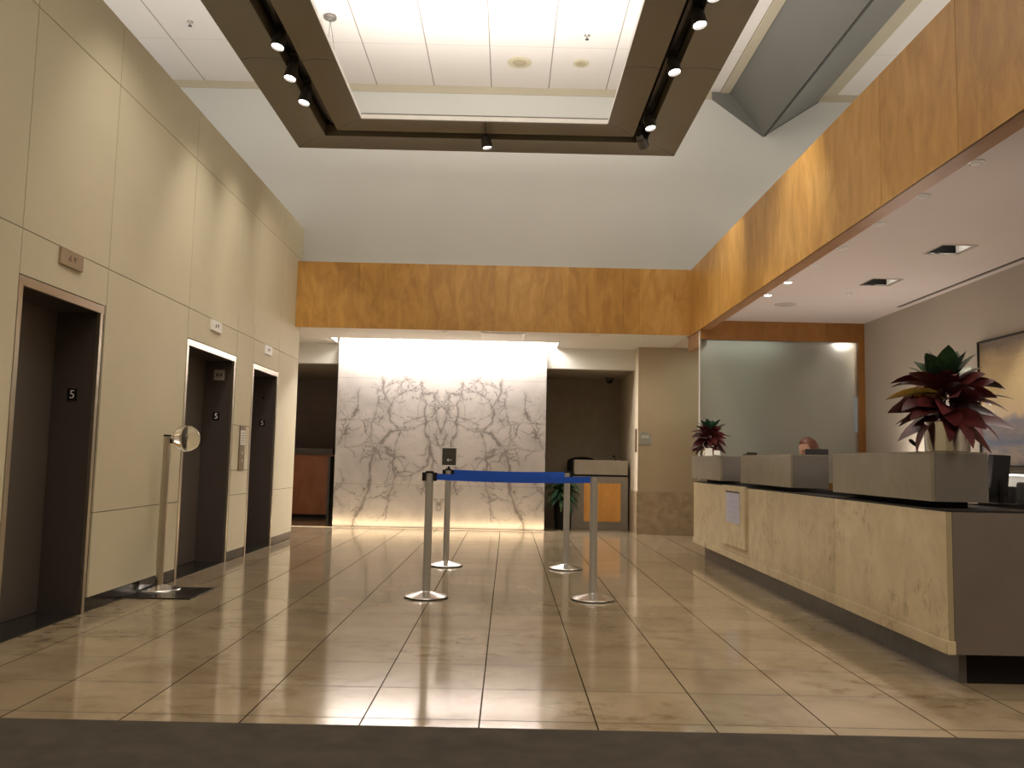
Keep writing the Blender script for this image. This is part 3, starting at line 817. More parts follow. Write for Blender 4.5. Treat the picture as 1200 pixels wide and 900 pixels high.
def croton(name, loc, s, label, seed, green, cards=False):
    rnd = random.Random(seed)
    e = empty(name, loc, label=label, cat='potted plant')
    pr, ph = .118*s, .165*(s if s < 1 else 1)+.0
    bm = bmesh.new()
    lathe(bm, [(pr*.94, 0), (pr*.97, .004), (pr, ph), (pr-.004, ph), (pr*.93, .012)], 48, cap=False)
    bm.faces.new([bm.verts.new((pr*.93*cos(2*pi*i/48), pr*.93*sin(2*pi*i/48), .012)) for i in range(48)])
    finish('metal_pot', bm, M_silverpot, e, smooth=True)
    bm = bmesh.new(); lathe(bm, [(pr-.006, ph-.04), (pr-.008, ph-.025), (.002, ph-.02)], 24); finish('soil', bm, plain(name+'_soil', (.03, .02, .012), 1), e)
    bm = bmesh.new()
    for k in range(5):
        a = k*2*pi/5
        tube(bm, [(0.02*cos(a)*s, .02*sin(a)*s, ph-.03), (.045*cos(a)*s, .045*sin(a)*s, ph+.12*s), (.04*cos(a)*s, .04*sin(a)*s, ph+.26*s)], .006*s, 6)
    finish('stems', bm, plain(name+'_stem', (.07, .05, .03), .8), e)
    bm = bmesh.new()
    # lower tier: long maroon leaves arching outwards and down; upper tier: dark green, upright
    for k in range(52):
        az = k*2.39996+rnd.uniform(-.2, .2); t = k/51
        z = ph + (.03+.17*t)*s
        el = -.45 + 1.15*t + rnd.uniform(-.2, .2)
        L = (.29-.07*t+rnd.uniform(-.04, .05))*s
        leaf(bm, (.03*cos(az)*s, .03*sin(az)*s, z), az, el, L, rnd.uniform(.085, .125)*s, droop=rnd.uniform(.2, .7), fold=rnd.uniform(.05, .2), mat_i=0, roll=rnd.uniform(-1.0, 1.0))
    o = finish('maroon_leaves', bm, ML_maroon, e, recalc=False)
    bm = bmesh.new()
    for k in range(15):
        az = k*2.39996+.6+rnd.uniform(-.2, .2); t = k/14
        el = .55+.75*t+rnd.uniform(-.1, .1)
        leaf(bm, (.02*cos(az)*s, .02*sin(az)*s, ph+(.20+.04*t)*s), az, el, (.22-.03*t+rnd.uniform(-.02, .02))*s, rnd.uniform(.10, .135)*s, droop=.2, fold=.12, roll=rnd.uniform(-.5, .5))
    for az in (pi+.35, -.25, 2.6):
        leaf(bm, (.02, 0, ph+.13*s), az, .25, .33*s, .06*s, droop=.35)
    finish('green_leaves', bm, green, e, recalc=False)
    if not cards:
        bm = bmesh.new(); leaf(bm, (-.03, -.04, ph+.13*s), pi+.12, .30, .36*s, .075*s, droop=.5, roll=.7); finish('yellow_leaf', bm, ML_yellow, e, recalc=False)
    return e
croton('croton_plant', (2.455, 4.72, 1.2005), 1.0, 'large dark red croton in a silver pot on the nearest ledge', 4, ML_green)
croton('croton_plant', (2.43, 10.18, 1.2005), .80, 'small green and maroon croton in a silver pot on the farthest ledge', 9, ML_teal, True)
ch = empty('card_holder', (2.36, 9.83, 1.2), rz=R(-10), label='clear holder of white cards beside the small silver plant pot', cat='card holder')
bm = bmesh.new(); box(bm, -.075, .02, -.01, .01, 0, .012)
box(bm, -.07, .015, -.004, 0, .01, .095, Matrix.Rotation(R(-18), 4, 'X')); finish('card_stack', bm, M_paper, ch)
bm = bmesh.new(); box(bm, .03, .1, -.03, -.026, .002, .06, Matrix.Rotation(R(-25), 4, 'X')); box(bm, .03, .1, -.045, .0, 0, .003); finish('leaflet', bm, M_paper, ch)
bt = empty('pen_tray', (2.345, 8.22, 1.2), label='small black tray at the far left corner of the middle ledge', cat='tray')
B('tray_body', M_black, (-.045, .055, -.06, .06, .0, .012), bt, bevel=.003)
B('tray_lip', M_rubber, (-.045, .055, -.07, -.058, .0, .028), bt, bevel=.002)

def gooseneck(loc, rz, label):
    e = empty('gooseneck_microphone', loc, rz=rz, label=label, cat='microphone')
    bm = bmesh.new(); lathe(bm, [(.035, 0), (.035, .006), (.012, .012)], 20); finish('foot', bm, M_black, e, smooth=True)
    bm = bmesh.new(); tube(bm, [(0, 0, .01), (.0, 0, .035), (-.015, 0, .05)], .004, 8); finish('neck', bm, M_black, e, smooth=True)
    bm = bmesh.new(); tube(bm, [(-.008, 0, .046), (-.02, 0, .058), (-.04, 0, .075), (-.05, 0, .082)], [.007, .012, .012, .006], 12); finish('head', bm, M_black, e, smooth=True)
gooseneck((2.52, 5.2, 1.2), 0, 'small black gooseneck device on the nearest ledge, left of the large croton')

# ------------------------------------------------------------------ desk equipment behind the counter
def monitor(loc, rz, w_, h_, tilt, label, stand=.12):
    e = empty('computer_monitor', loc, rz=rz, label=label, cat='monitor')
    Mx = Matrix.Translation((0, 0, stand)) @ Matrix.Rotation(R(tilt), 4, 'X')
    bm = bmesh.new(); box(bm, -w_/2, w_/2, -.02, .012, 0, h_, Mx); finish('casing', bm, M_black, e, bevel=.006)
    bm = bmesh.new(); box(bm, -w_/2+.012, w_/2-.012, .012, .0135, .012, h_-.012, Mx); finish('screen', bm, plain('dim_screen', (.02, .03, .045), .15), e)
    bm = bmesh.new(); tube(bm, [(0, -.03, .01), (0, -.03, stand+h_*.4)], .016, 12); finish('stand', bm, M_black, e, smooth=True)
    bm = bmesh.new(); prism_z(bm, [(-.11, -.12), (.11, -.12), (.09, .07), (-.09, .07)], 0, .012); finish('foot', bm, M_black, e, bevel=.003)
monitor((2.775, 7.62, .895), R(-28), .20, .26, -10, 'dark monitor in front of the seated person behind the middle ledge', .11)
monitor((2.97, 5.16, .895), R(42), .30, .255, 6, 'black monitor seen edge-on just right of the nearest ledge', .05)
# office chair at right edge
oc = empty('office_chair', (3.62, 5.50, 0), rz=R(60), label='black rounded office chair back behind the counter at the right edge', cat='chair')
bm = bmesh.new()
for i in range(5):
    a = i*2*pi/5; tube(bm, [(0, 0, .09), (.3*cos(a), .3*sin(a), .07)], [.022, .014], 8)
    lathe(bm, [(.028, 0), (.028, .05)], 12, Matrix.Translation((.3*cos(a), .3*sin(a), .006)))
finish('star_base', bm, M_black, oc)
bm = bmesh.new(); tube(bm, [(0, 0, .08), (0, 0, .5)], .025, 12); finish('gas_column', bm, M_black, oc)
B('seat', M_black, (-.25, .25, -.24, .24, .48, .56), oc, bevel=.03)
bm = bmesh.new()
pr = []
for i in range(17):
    a = pi*i/16; pr.append((.24*cos(a), .86+.17*sin(a)))
pr += [(-.22, .62), (.22, .62)]
prism_y(bm, [(x, z) for x, z in pr], .22, .27); finish('backrest', bm, M_black, oc, bevel=.012)
bm = bmesh.new(); tube(bm, [(0, .1, .5), (0, .28, .56), (0, .29, .8)], .02, 8); finish('back_bar', bm, M_black, oc)

# low back shelf under the painting with a light strip
bs = empty('wall_shelf', (XR, 0, 0), label='low wall shelf with a bright strip light below the painting', cat='shelf')
B('shelf_board', M_dispfrm, (-.20, 0, 5.0, 8.0, 1.075, 1.10), bs)
B('strip_light', emit('shelf_strip', (1, .93, .82), 5), (-.16, -.12, 5.1, 7.9, 1.062, 1.0745), bs)
B('splashback', M_paper, (-.012, -.001, 5.0, 8.0, .965, 1.0745), bs)
B('lower_board', M_black, (-.014, -.001, 5.0, 8.0, .70, .9645), bs)
B('lower_cabinet', M_dispfrm, (-.45, -.001, 5.6, 8.0, .0, .70), bs)

sc_ = empty('wall_lamp', (XR, 8.16, 1.66), label='small glowing wall lamp left of the painting, half hidden behind the large croton', cat='lamp')
bm = bmesh.new(); lathe(bm, [(.035, -.001), (.035, -.014), (.01, -.018), (.01, -.07)], 20, Matrix.Rotation(R(90), 4, 'Y')); finish('wall_mount', bm, M_stainless, sc_, smooth=True)
bm = bmesh.new(); bmesh.ops.create_uvsphere(bm, u_segments=24, v_segments=16, radius=.055, matrix=Matrix.Translation((-.12, 0, 0))); finish('glowing_globe', bm, emit('globe_glow', (1, .95, .88), 14), sc_, smooth=True)
# painting
pa = empty('painting', (XR, 0, 0), label='large landscape painting of blue misty hills under a golden sky on the right wall', cat='painting')
py0, py1, pz0, pz1 = 5.2, 7.98, 1.14, 2.32
bm = bmesh.new()
for d in ((py0, py1, pz0, pz0+.012), (py0, py1, pz1-.014, pz1), (py0, py0+.014, pz0, pz1), (py1-.014, py1, pz0, pz1)): box(bm, -.045, -.004, d[0], d[1], d[2], d[3])
finish('picture_frame', bm, M_rubber, pa)
def paint():
    m, nt, b = new_mat('misty_hills_canvas'); t = NT(nt); o = t.obj(); Y, Z = t.xyz(o)[1], t.xyz(o)[2]
    u = t.math('DIVIDE', t.math('SUBTRACT', Z, pz0), pz1-pz0)
    n = t.noise(t.mapping(o, (1, 1, 3.2)), 2.2, 5, .6, .6)
    n2 = t.noise(t.mapping(o, (1, 1.2, 5)), 3.5, 4, .6, 1)
    v = t.math('ADD', u, t.math('MULTIPLY', t.math('SUBTRACT', n, .5), .22))
    c = t.ramp(v, [(.0, (.17, .18, .24)), (.10, (.42, .33, .26)), (.18, (.14, .17, .25)), (.26, (.30, .25, .24)), (.33, (.22, .21, .25)), (.385, (.42, .33, .27)), (.41, (.66, .50, .29)), (.62, (.70, .54, .28)), (.82, (.52, .38, .20)), (.95, (.20, .16, .12))])
    f = t.ramp(n2, [(.5, (0, 0, 0)), (.7, (1, 1, 1))])
    lowm = t.math('LESS_THAN', v, .3)
    c = t.mix(t.math('MULTIPLY', t.math('MULTIPLY', f, lowm), .6), c, (.10, .16, .30))
    t.l(c, b.inputs['Base Color']); b.inputs['Roughness'].default_value = .5
    return m
B('canvas', paint(), (-.03, -.01, py0+.014, py1-.014, pz0+.012, pz1-.014), pa)

# ------------------------------------------------------------------ seated person behind the middle ledge
def skin_mesh(name, verts, edges, radii, mat, parent, sub=2):
    me = bpy.data.meshes.new(name); me.from_pydata(verts, edges, []); o = bpy.data.objects.new(name, me); COL.objects.link(o)
    o.modifiers.new('skin', 'SKIN'); sk = me.skin_vertices[0]
    for i, r in enumerate(radii):
        sk.data[i].radius = r if isinstance(r, tuple) else (r, r)
    sk.data[0].use_root = True
    s = o.modifiers.new('sub', 'SUBSURF'); s.levels = sub; s.render_levels = sub
    me.materials.append(mat); o.parent = parent
    dg = bpy.context.evaluated_depsgraph_get()
    m2 = bpy.data.meshes.new_from_object(o.evaluated_get(dg)); o.modifiers.clear(); o.data = m2
    for p in m2.polygons: p.use_smooth = True
    if not m2.materials: m2.materials.append(mat)
    return o
pe = empty('person', (3.20, 8.92, 0), rz=R(100), label='person with reddish brown hair seated low behind the counter, mostly hidden', cat='person')
M_skin = plain('skin', (.46, .25, .17), .55, noise=.05)
M_shirt = plain('dark_jacket', (.05, .045, .05), .9)
M_hair = plain('reddish_brown_hair', (.11, .032, .015), .5, noise=.6, nscale=40)
# local: +y is forward
V = [(0,0,.56),(0,0,.72),(0,.01,.90),(0,.0,1.03),(0,.005,1.10),(0,.02,1.155),  # 0-5 spine, neck
     (.10,0,1.05),(.175,.0,1.02),(.20,.06,.86),(.17,.24,.80),(.11,.38,.83),     # 6-10 right arm
     (-.10,0,1.05),(-.175,.0,1.02),(-.20,.06,.86),(-.17,.24,.80),(-.11,.38,.83),# 11-15
     (.09,.05,.55),(.11,.42,.55),(.11,.44,.28),(.11,.44,.09),(.11,.56,.05),
     (-.09,.05,.55),(-.11,.42,.55),(-.11,.44,.28),(-.11,.44,.09),(-.11,.56,.05)]
E_ = [(0,1),(1,2),(2,3),(3,4),(4,5),(3,6),(6,7),(7,8),(8,9),(9,10),(3,11),(11,12),(12,13),(13,14),(14,15),(0,16),(16,17),(17,18),(18,19),(19,20),(0,21),(21,22),(22,23),(23,24),(24,25)]
rad = [(.15,.11),(.135,.10),(.15,.105),(.12,.085),.055,.05,.07,.058,.045,.038,.028,.07,.058,.045,.038,.028,.085,.07,.055,.04,.035,.085,.07,.055,.04,.035]
skin_mesh('body', V, E_, rad, M_shirt, pe)
# head
bm = bmesh.new()
bmesh.ops.create_icosphere(bm, subdivisions=4, radius=1)
for v in bm.verts:
    x, y, z = v.co
    fx = .075*(1-.22*max(0, -z)*(1 if z < 0 else 0)); fy = .095; fz = .118
    if z < -.2: y = y*.86+.10*(-z-.2)
    px_, py_, pz_ = x*fx, y*fy, z*fz
    # nose, brow, eye sockets, chin, mouth
    if y > 0:
        py_ += .020*math.exp(-((px_/.012)**2+((pz_+.022)/.022)**2)) + .012*math.exp(-((px_/.02)**2+((pz_+.095)/.02)**2))
        for s in (-1, 1): py_ -= .009*math.exp(-(((px_-s*.032)/.014)**2+((pz_-.004)/.012)**2))
        py_ += .005*math.exp(-((px_/.022)**2+((pz_+.058)/.007)**2))
    v.co = (px_, py_, pz_)
for s in (-1, 1):
    lathe(bm, [(.004, -.01), (.017, -.004), (.02, .0), (.012, .006)], 14, Matrix.Translation((s*.076, -.005, -.012)) @ Matrix.Rotation(R(90*s), 4, 'Y') @ Matrix.Diagonal((1.5, .9, 1, 1)))
hd = finish('head', bm, M_skin, pe, smooth=True, angle=80, loc=(0, .035, 1.285))
hd.rotation_euler = (R(-18), 0, 0)
for s in (-1, 1):
    bm = bmesh.new(); bmesh.ops.create_icosphere(bm, subdivisions=2, radius=.0105, matrix=Matrix.Translation((s*.031, .078, .004)))
    finish('eye', bm, plain('eye_dark', (.1, .07, .05), .2), hd, smooth=True)
bm = bmesh.new()
for s in (-1, 1):
    pass
lathe(bm, [(.003, -.002), (.018, 0), (.003, .002)], 16, Matrix.Translation((0, .094, -.058)) @ Matrix.Rotation(R(90), 4, 'X') @ Matrix.Diagonal((1.2, .3, 1, 1)))
finish('lips', bm, plain('lips', (.4, .14, .12), .5), hd)
# hair: cap of strands over skull falling to the shoulders
bm = bmesh.new()
bmesh.ops.create_icosphere(bm, subdivisions=4, radius=1)
dele = []
for v in bm.verts:
    x, y, z = v.co
    if y > .35 and z < .55: dele.append(v); continue
    wv = 1 + .03*sin(math.atan2(y, x)*22+z*3)
    k = 1.0 if z > -.1 else 1+.10*min(1, -z)
    v.co = (x*.086*wv*k, y*.108*wv*k-.006, z*(.130 if z > 0 else .19))
bmesh.ops.delete(bm, geom=dele, context='VERTS')
finish('hair', bm, M_hair, hd, smooth=True, angle=60)
# hands
def hand(s):
    hv = [(0,0,0),(0,.05,0)]; he = [(0,1)]; hr = [.024, (.03,.014)]
    for i, (fx, L) in enumerate(((-.027,.062),(-.009,.074),(.009,.07),(.027,.055))):
        k = len(hv); hv += [(fx,.075,0),(fx*1.15,.075+L*.45,.004),(fx*1.2,.075+L*.8,-.008),(fx*1.2,.075+L,-.018)]
        he += [(1,k),(k,k+1),(k+1,k+2),(k+2,k+3)]; hr += [.0105,.009,.0085,.0075]
    k = len(hv); hv += [(-.03*s,.025,-.002),(-.048*s,.05,-.008),(-.052*s,.075,-.014)]; he += [(0,k),(k,k+1),(k+1,k+2)]; hr += [.013,.0105,.009]
    o = skin_mesh('hand', hv, he, hr, M_skin, pe)
    o.location = (s*.11, .39, .835); o.rotation_euler = (0, 0, R(12*s))
hand(1); hand(-1)
# the stool the person sits on
st = empty('desk_stool', (3.20, 8.92, 0), label='dark desk stool under the seated person', cat='stool')
bm = bmesh.new(); lathe(bm, [(.17, .41), (.19, .43), (.18, .46), (.02, .465)], 24); finish('seat', bm, M_black, st, smooth=True)
bm = bmesh.new(); lathe(bm, [(.2, 0.004), (.19, .02), (.03, .04), (.022, .41)], 24); finish('pedestal', bm, M_stainless, st, smooth=True)

# ------------------------------------------------------------------ belt stanchions
def stanchion(x, y, label, cassette_dirs=(0,)):
    e = empty('belt_stanchion', (x, y, 0), label=label, cat='stanchion', group='belt stanchions on the lobby floor')
    bm = bmesh.new(); lathe(bm, [(.172, 0.0005), (.174, .004), (.172, .010)], 48); finish('rubber_rim', bm, M_rubber, e, smooth=True)
    bm = bmesh.new(); lathe(bm, [(.170, .010), (.166, .016), (.115, .031), (.055, .046), (.036, .052), (.034, .056)], 48); finish('weighted_base', bm, M_base, e, smooth=True)
    bm = bmesh.new(); lathe(bm, [(.0315, .054), (.0315, .985)], 32); finish('pole', bm, M_pole, e, smooth=True)
    bm = bmesh.new(); lathe(bm, [(.034, .985), (.034, .998), (.028, 1.002)], 32)
    finish('top_cap', bm, M_black, e, smooth=True)
    return e
sA = stanchion(-.628, 6.85, 'silver stanchion with blue belt at front left of the queue')
sB = stanchion(-.62, 8.87, 'silver stanchion topped by a small framed arrow sign, back left')
sC = stanchion(.62, 8.82, 'silver stanchion at back right, in front of the green plant')
sD = stanchion(.705, 6.9, 'silver stanchion at front right receiving the blue belt')
def cassette(e, sides, hz=.955):
    for s in sides:
        B('belt_cassette', M_black, (.0335 if s > 0 else -.058, .058 if s > 0 else -.0335, -.028, .028, hz-.032, hz+.036), e, bevel=.004)
cassette(sA, (-1, 1)); cassette(sB, (-1, 1)); cassette(sC, (1,))
def belt(a, b_, z0, sag, h, label=None):
    ax, ay = a.location.x+.05, a.location.y; bx, by = b_.location.x-.03, b_.location.y
    bm = bmesh.new(); n = 24; f = []; bk = []
    for i in range(n+1):
        u = i/n; x = ax+(bx-ax)*u; y = ay+(by-ay)*u; z = z0-sag*4*u*(1-u)
        f.append((bm.verts.new((x, y-.0008, z-h/2)), bm.verts.new((x, y-.0008, z+h/2))))
        bk.append((bm.verts.new((x, y+.0008, z-h/2)), bm.verts.new((x, y+.0008, z+h/2))))
    for i in range(n):
        bm.faces.new((f[i][0], f[i+1][0], f[i+1][1], f[i][1])); bm.faces.new((bk[i][1], bk[i+1][1], bk[i+1][0], bk[i][0]))
        bm.faces.new((f[i][1], f[i+1][1], bk[i+1][1], bk[i][1])); bm.faces.new((f[i][0], bk[i][0], bk[i+1][0], f[i+1][0]))
    bm.faces.new((f[0][0], f[0][1], bk[0][1], bk[0][0])); bm.faces.new((f[n][1], f[n][0], bk[n][0], bk[n][1]))
    for v in bm.verts: v.co -= a.location
    finish('belt', bm, M_belt, a)
belt(sA, sD, .958, .012, .05)
belt(sB, sC, .965, .008, .055)
# framed arrow sign on post B
fs = empty('framed_sign', (-.615, 8.87, 1.0), label='small silver-framed dark sign with a left arrow on top of the back left stanchion', cat='sign')
B('sign_socket', M_black, (-.012, .012, -.012, .012, .0, .025), fs)
B('sign_panel', plain('charcoal_sign', (.05, .05, .048), .35), (-.072, .072, -.004, .004, .035, .215), fs)
bm = bmesh.new()
for d in ((-.088, .088, .02, .037), (-.088, .088, .213, .225), (-.088, -.072, .037, .213), (.072, .088, .037, .213)): box(bm, d[0], d[1], -.009, .007, d[2], d[3])
finish('sign_frame', bm, plain('bright_silver_frame', (.82, .8, .77), .45, .3), fs, bevel=.002)
bm = bmesh.new(); box(bm, -.02, .03, -.0055, -.004, .088, .094)
box(bm, -.012, .012, -.0055, -.004, -.003, .003, Matrix.Translation((-.012, 0, .099)) @ Matrix.Rotation(R(-40), 4, 'Y'))
box(bm, -.012, .012, -.0055, -.004, -.003, .003, Matrix.Translation((-.012, 0, .083)) @ Matrix.Rotation(R(40), 4, 'Y'))
finish('arrow', bm, M_paper, fs)

# post with the clear sphere beside the left wall
M_clear = new_mat('clear_acrylic')[0]
bq = M_clear.node_tree.nodes['Principled BSDF']; bq.inputs['Transmission Weight'].default_value = 1; bq.inputs['Roughness'].default_value = .02
bq.inputs['Base Color'].default_value = (.93, .92, .86, 1); bq.inputs['IOR'].default_value = 1.49
gp = empty('globe_post', (-2.785, 6.92, 0), label='tall chrome post with a clear globe, on a black mat by the left wall', cat='post')
bm = bmesh.new()
pts = [(-.07, -.17)] + [(-.0+.17*cos(a), .17*sin(a)) for a in [R(-80+10*i) for i in range(17)]] + [(-.07, .17)]
rings = []
for sc_, z in ((1, .012), (.97, .018), (.5, .036), (.24, .045)):
    rings.append([bm.verts.new((max(x*sc_, -.07), y*sc_, z)) for x, y in pts])
for r0, r1 in zip(rings, rings[1:]):
    n = len(r0)
    for i in range(n): bm.faces.new((r0[i], r0[(i+1) % n], r1[(i+1) % n], r1[i]))
bm.faces.new(rings[0][::-1]); bm.faces.new(rings[-1])
finish('base_plate', bm, M_base, gp, smooth=True)
bm = bmesh.new(); lathe(bm, [(.029, .04), (.029, 1.235)], 28); finish('pole', bm, M_stainless, gp, smooth=True)
bm = bmesh.new(); lathe(bm, [(.031, 1.235), (.031, 1.246), (.025, 1.25)], 28); finish('top_cap', bm, M_black, gp, smooth=True)
bm = bmesh.new(); box(bm, .028, .06, -.016, .016, 1.18, 1.22); finish('bracket', bm, M_rubber, gp, bevel=.003)
bm = bmesh.new(); bmesh.ops.create_uvsphere(bm, u_segments=48, v_segments=28, radius=.108)
for v in bm.verts: v.co += Vector((.155, 0, 1.222))
finish('globe', bm, M_clear, gp, smooth=True, angle=80)
# square black mat
B('floor_mat', M_black_granite, (XL+.002, -2.38, 6.51, 7.05, .0, .010), label='flat square black mat on the floor under the globe post', cat='mat', bevel=.002)

# ------------------------------------------------------------------ right niche: small desk, plant, sign plates, camera dome
nd = empty('lobby_desk', (0, 14.0, 0), label='small grey lobby desk with an orange wood panel inside the dark niche', cat='desk')
M_nd = plain('grey_desk_laminate', (.24, .21, .175), .45)
bm = bmesh.new(); box(bm, 1.06, 1.99, 0, .03, .0, .865); box(bm, 1.06, 1.09, .03, .7, 0, .865); box(bm, 1.96, 1.99, .03, .7, 0, .865); finish('desk_body', bm, M_nd, nd, bevel=.002)
B('wood_panel', M_orangewood, (1.265, 1.87, -.008, -.0005, .13, .755), nd)
B('worktop', M_black, (1.05, 1.99, -.0, .7, .8655, .885), nd)
B('privacy_box', plain('grey_stone_box', (.33, .29, .24), .4), (1.10, 1.985, 0.0, .3, .8955, 1.135), nd, bevel=.002)
B('box_support', M_black, (1.12, 1.97, .02, .28, .8855, .895), nd)
dc = empty('desk_chair', (1.32, 15.12, 0), label='black chair whose rounded back shows above the small lobby desk', cat='chair')
bm = bmesh.new()
pr = [(.26*cos(pi*i/16), 1.10+.09*sin(pi*i/16)) for i in range(17)] + [(-.26, .62), (.26, .62)]
prism_y(bm, pr, -.02, .03); finish('backrest', bm, M_black, dc, bevel=.01)
B('seat', M_black, (-.25, .25, -.40, -.03, .47, .54), dc, bevel=.02)
bm = bmesh.new(); tube(bm, [(0, -.25, .47), (0, -.25, .05)], .03, 10)
for i in range(5):
    a = i*2*pi/5; tube(bm, [(0, -.25, .08), (.28*cos(a), -.25+.2*sin(a), .03)], [.02, .014], 8)
finish('base', bm, M_black, dc)
bm = bmesh.new(); tube(bm, [(0, -.05, .5), (0, .04, .7)], .02, 8); finish('back_bar', bm, M_black, dc)
gooseneck((1.80, 14.15, 1.135), 0, 'small black gooseneck device on the small lobby desk')
pp = empty('floor_plant', (.90, 13.95, 0), label='leafy green and cream plant in a tall black pot beside the marble wall', cat='potted plant')
bm = bmesh.new(); lathe(bm, [(.11, 0), (.115, .005), (.14, .5), (.128, .5), (.11, .44), (.01, .43)], 36); finish('tall_pot', bm, M_black, pp, smooth=True)
bm = bmesh.new(); bmg = bmesh.new(); rnd = random.Random(3)
for k in range(90):
    az = k*2.39996; t = k/89
    leaf(bmg if k % 3 else bm, (.03*cos(az), .03*sin(az), .48+.2*t), az, -.2+1.35*t+rnd.uniform(-.3, .3), rnd.uniform(.22, .36), rnd.uniform(.06, .095), droop=rnd.uniform(.6, 1.3), roll=rnd.uniform(-.4, .4))
finish('cream_leaves', bm, ML_pale, pp, recalc=False)
finish('green_leaves', bmg, ML_teal, pp, recalc=False)
bm = bmesh.new()
for k in range(4): tube(bm, [(.02*cos(k*1.6), .02*sin(k*1.6), .43), (.03*cos(k*1.6), .03*sin(k*1.6), .7)], .008, 6)
finish('stems', bm, plain('plant_stem', (.06, .07, .03), .8), pp)
bm = bmesh.new(); lathe(bm, [(.07, 2.6), (.07, 2.575), (.06, 2.56), (.055, 2.55)], 24, cap=False)
cam_e = empty('camera_dome', (1.78, 14.95, 0), label='small black security camera dome on the niche ceiling', cat='security camera')
finish('housing', bm, M_spot, cam_e, smooth=True)
bm = bmesh.new(); lathe(bm, [(.055, 2.56), (.054, 2.54), (.04, 2.51), (.02, 2.497), (.001, 2.494)], 24); finish('dome', bm, M_black, cam_e, smooth=True)
ps = empty('wall_sign', (2.14, PY, 0), label='small grey plaque with a rounded top tab on the tan pillar', cat='sign')
B('plaque', plain('grey_plaque', (.30, .29, .25), .4), (-.095, .095, -.012, -.0005, 1.385, 1.55), ps, bevel=.002)
bm = bmesh.new(); prism_y(bm, [(.065*cos(pi*i/12), 1.55+.04*sin(pi*i/12)) for i in range(13)], -.012, -.0005); finish('top_tab', bm, plain('grey_tab', (.30, .29, .25), .4), ps)
B('insert_card', plain('pale_insert', (.46, .45, .40), .4), (-.06, .06, -.0135, -.0121, 1.49, 1.535), ps)
B('wall_plate', plain('dark_brown_plate', (.10, .055, .02), .4), (PX-.012, PX-.0005, 13.34, 13.46, 1.27, 1.64), label='narrow dark brown plate on the side face of the tan pillar', cat='wall plate')

# left niche: cherry cabinet with papers
cb_ = empty('cherry_cabinet', (0, 15.3, 0), label='cherry wood cabinet standing in the dark opening left of the marble', cat='cabinet')
B('cabinet_body', M_cabwood, (-4.3, -3.24, 0, .5, .06, 1.10), cb_, bevel=.002)
B('cabinet_side', M_kick, (-3.239, -3.20, .002, .5, .0, 1.10), cb_)
B('plinth', M_black, (-4.3, -3.24, .03, .5, 0, .06), cb_)
B('cabinet_top', wood('cabinet_top_wood', (.22, .06, .015), (.28, .09, .02), (.3, .1, .03), axis=0), (-4.32, -2.98, -.02, .52, 1.1, 1.125), cb_, bevel=.002)
B('grey_box', plain('grey_cardboard', (.22, .20, .19), .8), (-4.0, -3.2, 15.45, 15.75, 1.125, 1.24), label='low grey box lying on the cherry cabinet', cat='box', bevel=.003)

# added colour-band panels, and a lamp, behind the frosted glass
B('green_band_panel', plain('sage_band', (.35, .48, .38), .5), (3.28, 3.75, 12.6, 12.64, 0, 2.5), label='pale green panel added behind the frosted glass for a blurred band', cat='panel')
B('cream_band_panel', plain('cream_band', (.60, .56, .38), .5), (2.98, 3.25, 12.6, 12.64, 0, 2.5), label='cream panel added behind the frosted glass for a blurred band beside the green', cat='panel')

bm = bmesh.new(); lathe(bm, [(.04, .262), (.06, .23), (.085, .08), (.06, .02), (.002, 0)], 24)
finish('lit_lamp', bm, emit('lamp_behind_glass', (1, .93, .86), 26), smooth=True, loc=(4.38, 11.05, ZL-.26), label='glowing ceiling lamp behind the top right corner of the frosted glass', cat='lamp')
for x, y in fix:
    l = bpy.data.lights.new('recessed_glow', 'POINT'); l.energy = .5; l.color = (1, .92, .8); l.shadow_soft_size = .01
    o = bpy.data.objects.new('recessed_glow', l); COL.objects.link(o); o.location = (x, y, ZL+.06)
# ------------------------------------------------------------------ lights
def area(name, loc, rot, sx_, sy_, p, col, spread=180):
    l = bpy.data.lights.new(name, 'AREA'); l.shape = 'RECTANGLE'; l.size = sx_; l.size_y = sy_; l.energy = p; l.color = col; l.spread = R(spread)
    o = bpy.data.objects.new(name, l); COL.objects.link(o); o.location = loc; o.rotation_euler = rot; return o
def spot(name, loc, target, p, col, ang, blend=.6, r=.03):
    l = bpy.data.lights.new(name, 'SPOT'); l.energy = p; l.color = col; l.spot_size = R(ang); l.spot_blend = blend; l.shadow_soft_size = r
    o = bpy.data.objects.new(name, l); COL.objects.link(o); o.location = loc
    d = Vector(target)-Vector(loc); o.rotation_euler = d.to_track_quat('-Z', 'Y').to_euler(); return o
WARM = (1, .88, .66); WARM2 = (1, .92, .76); NEUT = (1, .965, .90)
UPW = (R(180), 0, 0)
# cove uplights on top of the ring, plus a fill in its open middle
k = 1.0
area('cove_and_fill_uplight', (-2.1, 6.0, 5.0), UPW, .5, 7.2, 62*k, NEUT)
area('cove_and_fill_uplight', (1.43, 6.0, 5.0), UPW, .5, 7.2, 62*k, NEUT)
area('cove_and_fill_uplight', (-.33, 9.3, 5.0), UPW, 3.2, .4, 40*k, NEUT)
area('cove_and_fill_uplight', (-.33, 6.0, 5.0), UPW, 1.4, 5.5, 130*k, NEUT)  # added fill with no rail beneath, keeps the ceiling inside white
# added fills that brighten the high ceiling, then the marble slot lamp
area('upper_fill', (4.6, 6.0, 3.6), UPW, 1.2, 9, 75, NEUT)
area('upper_fill', (-4.6, 6.0, 4.0), UPW, 1.2, 9, 70, NEUT)
area('marble_wash', (-1.04, 13.31, ZL+.16), (R(0), 0, 0), 3.3, .10, 230, (1, .92, .85))
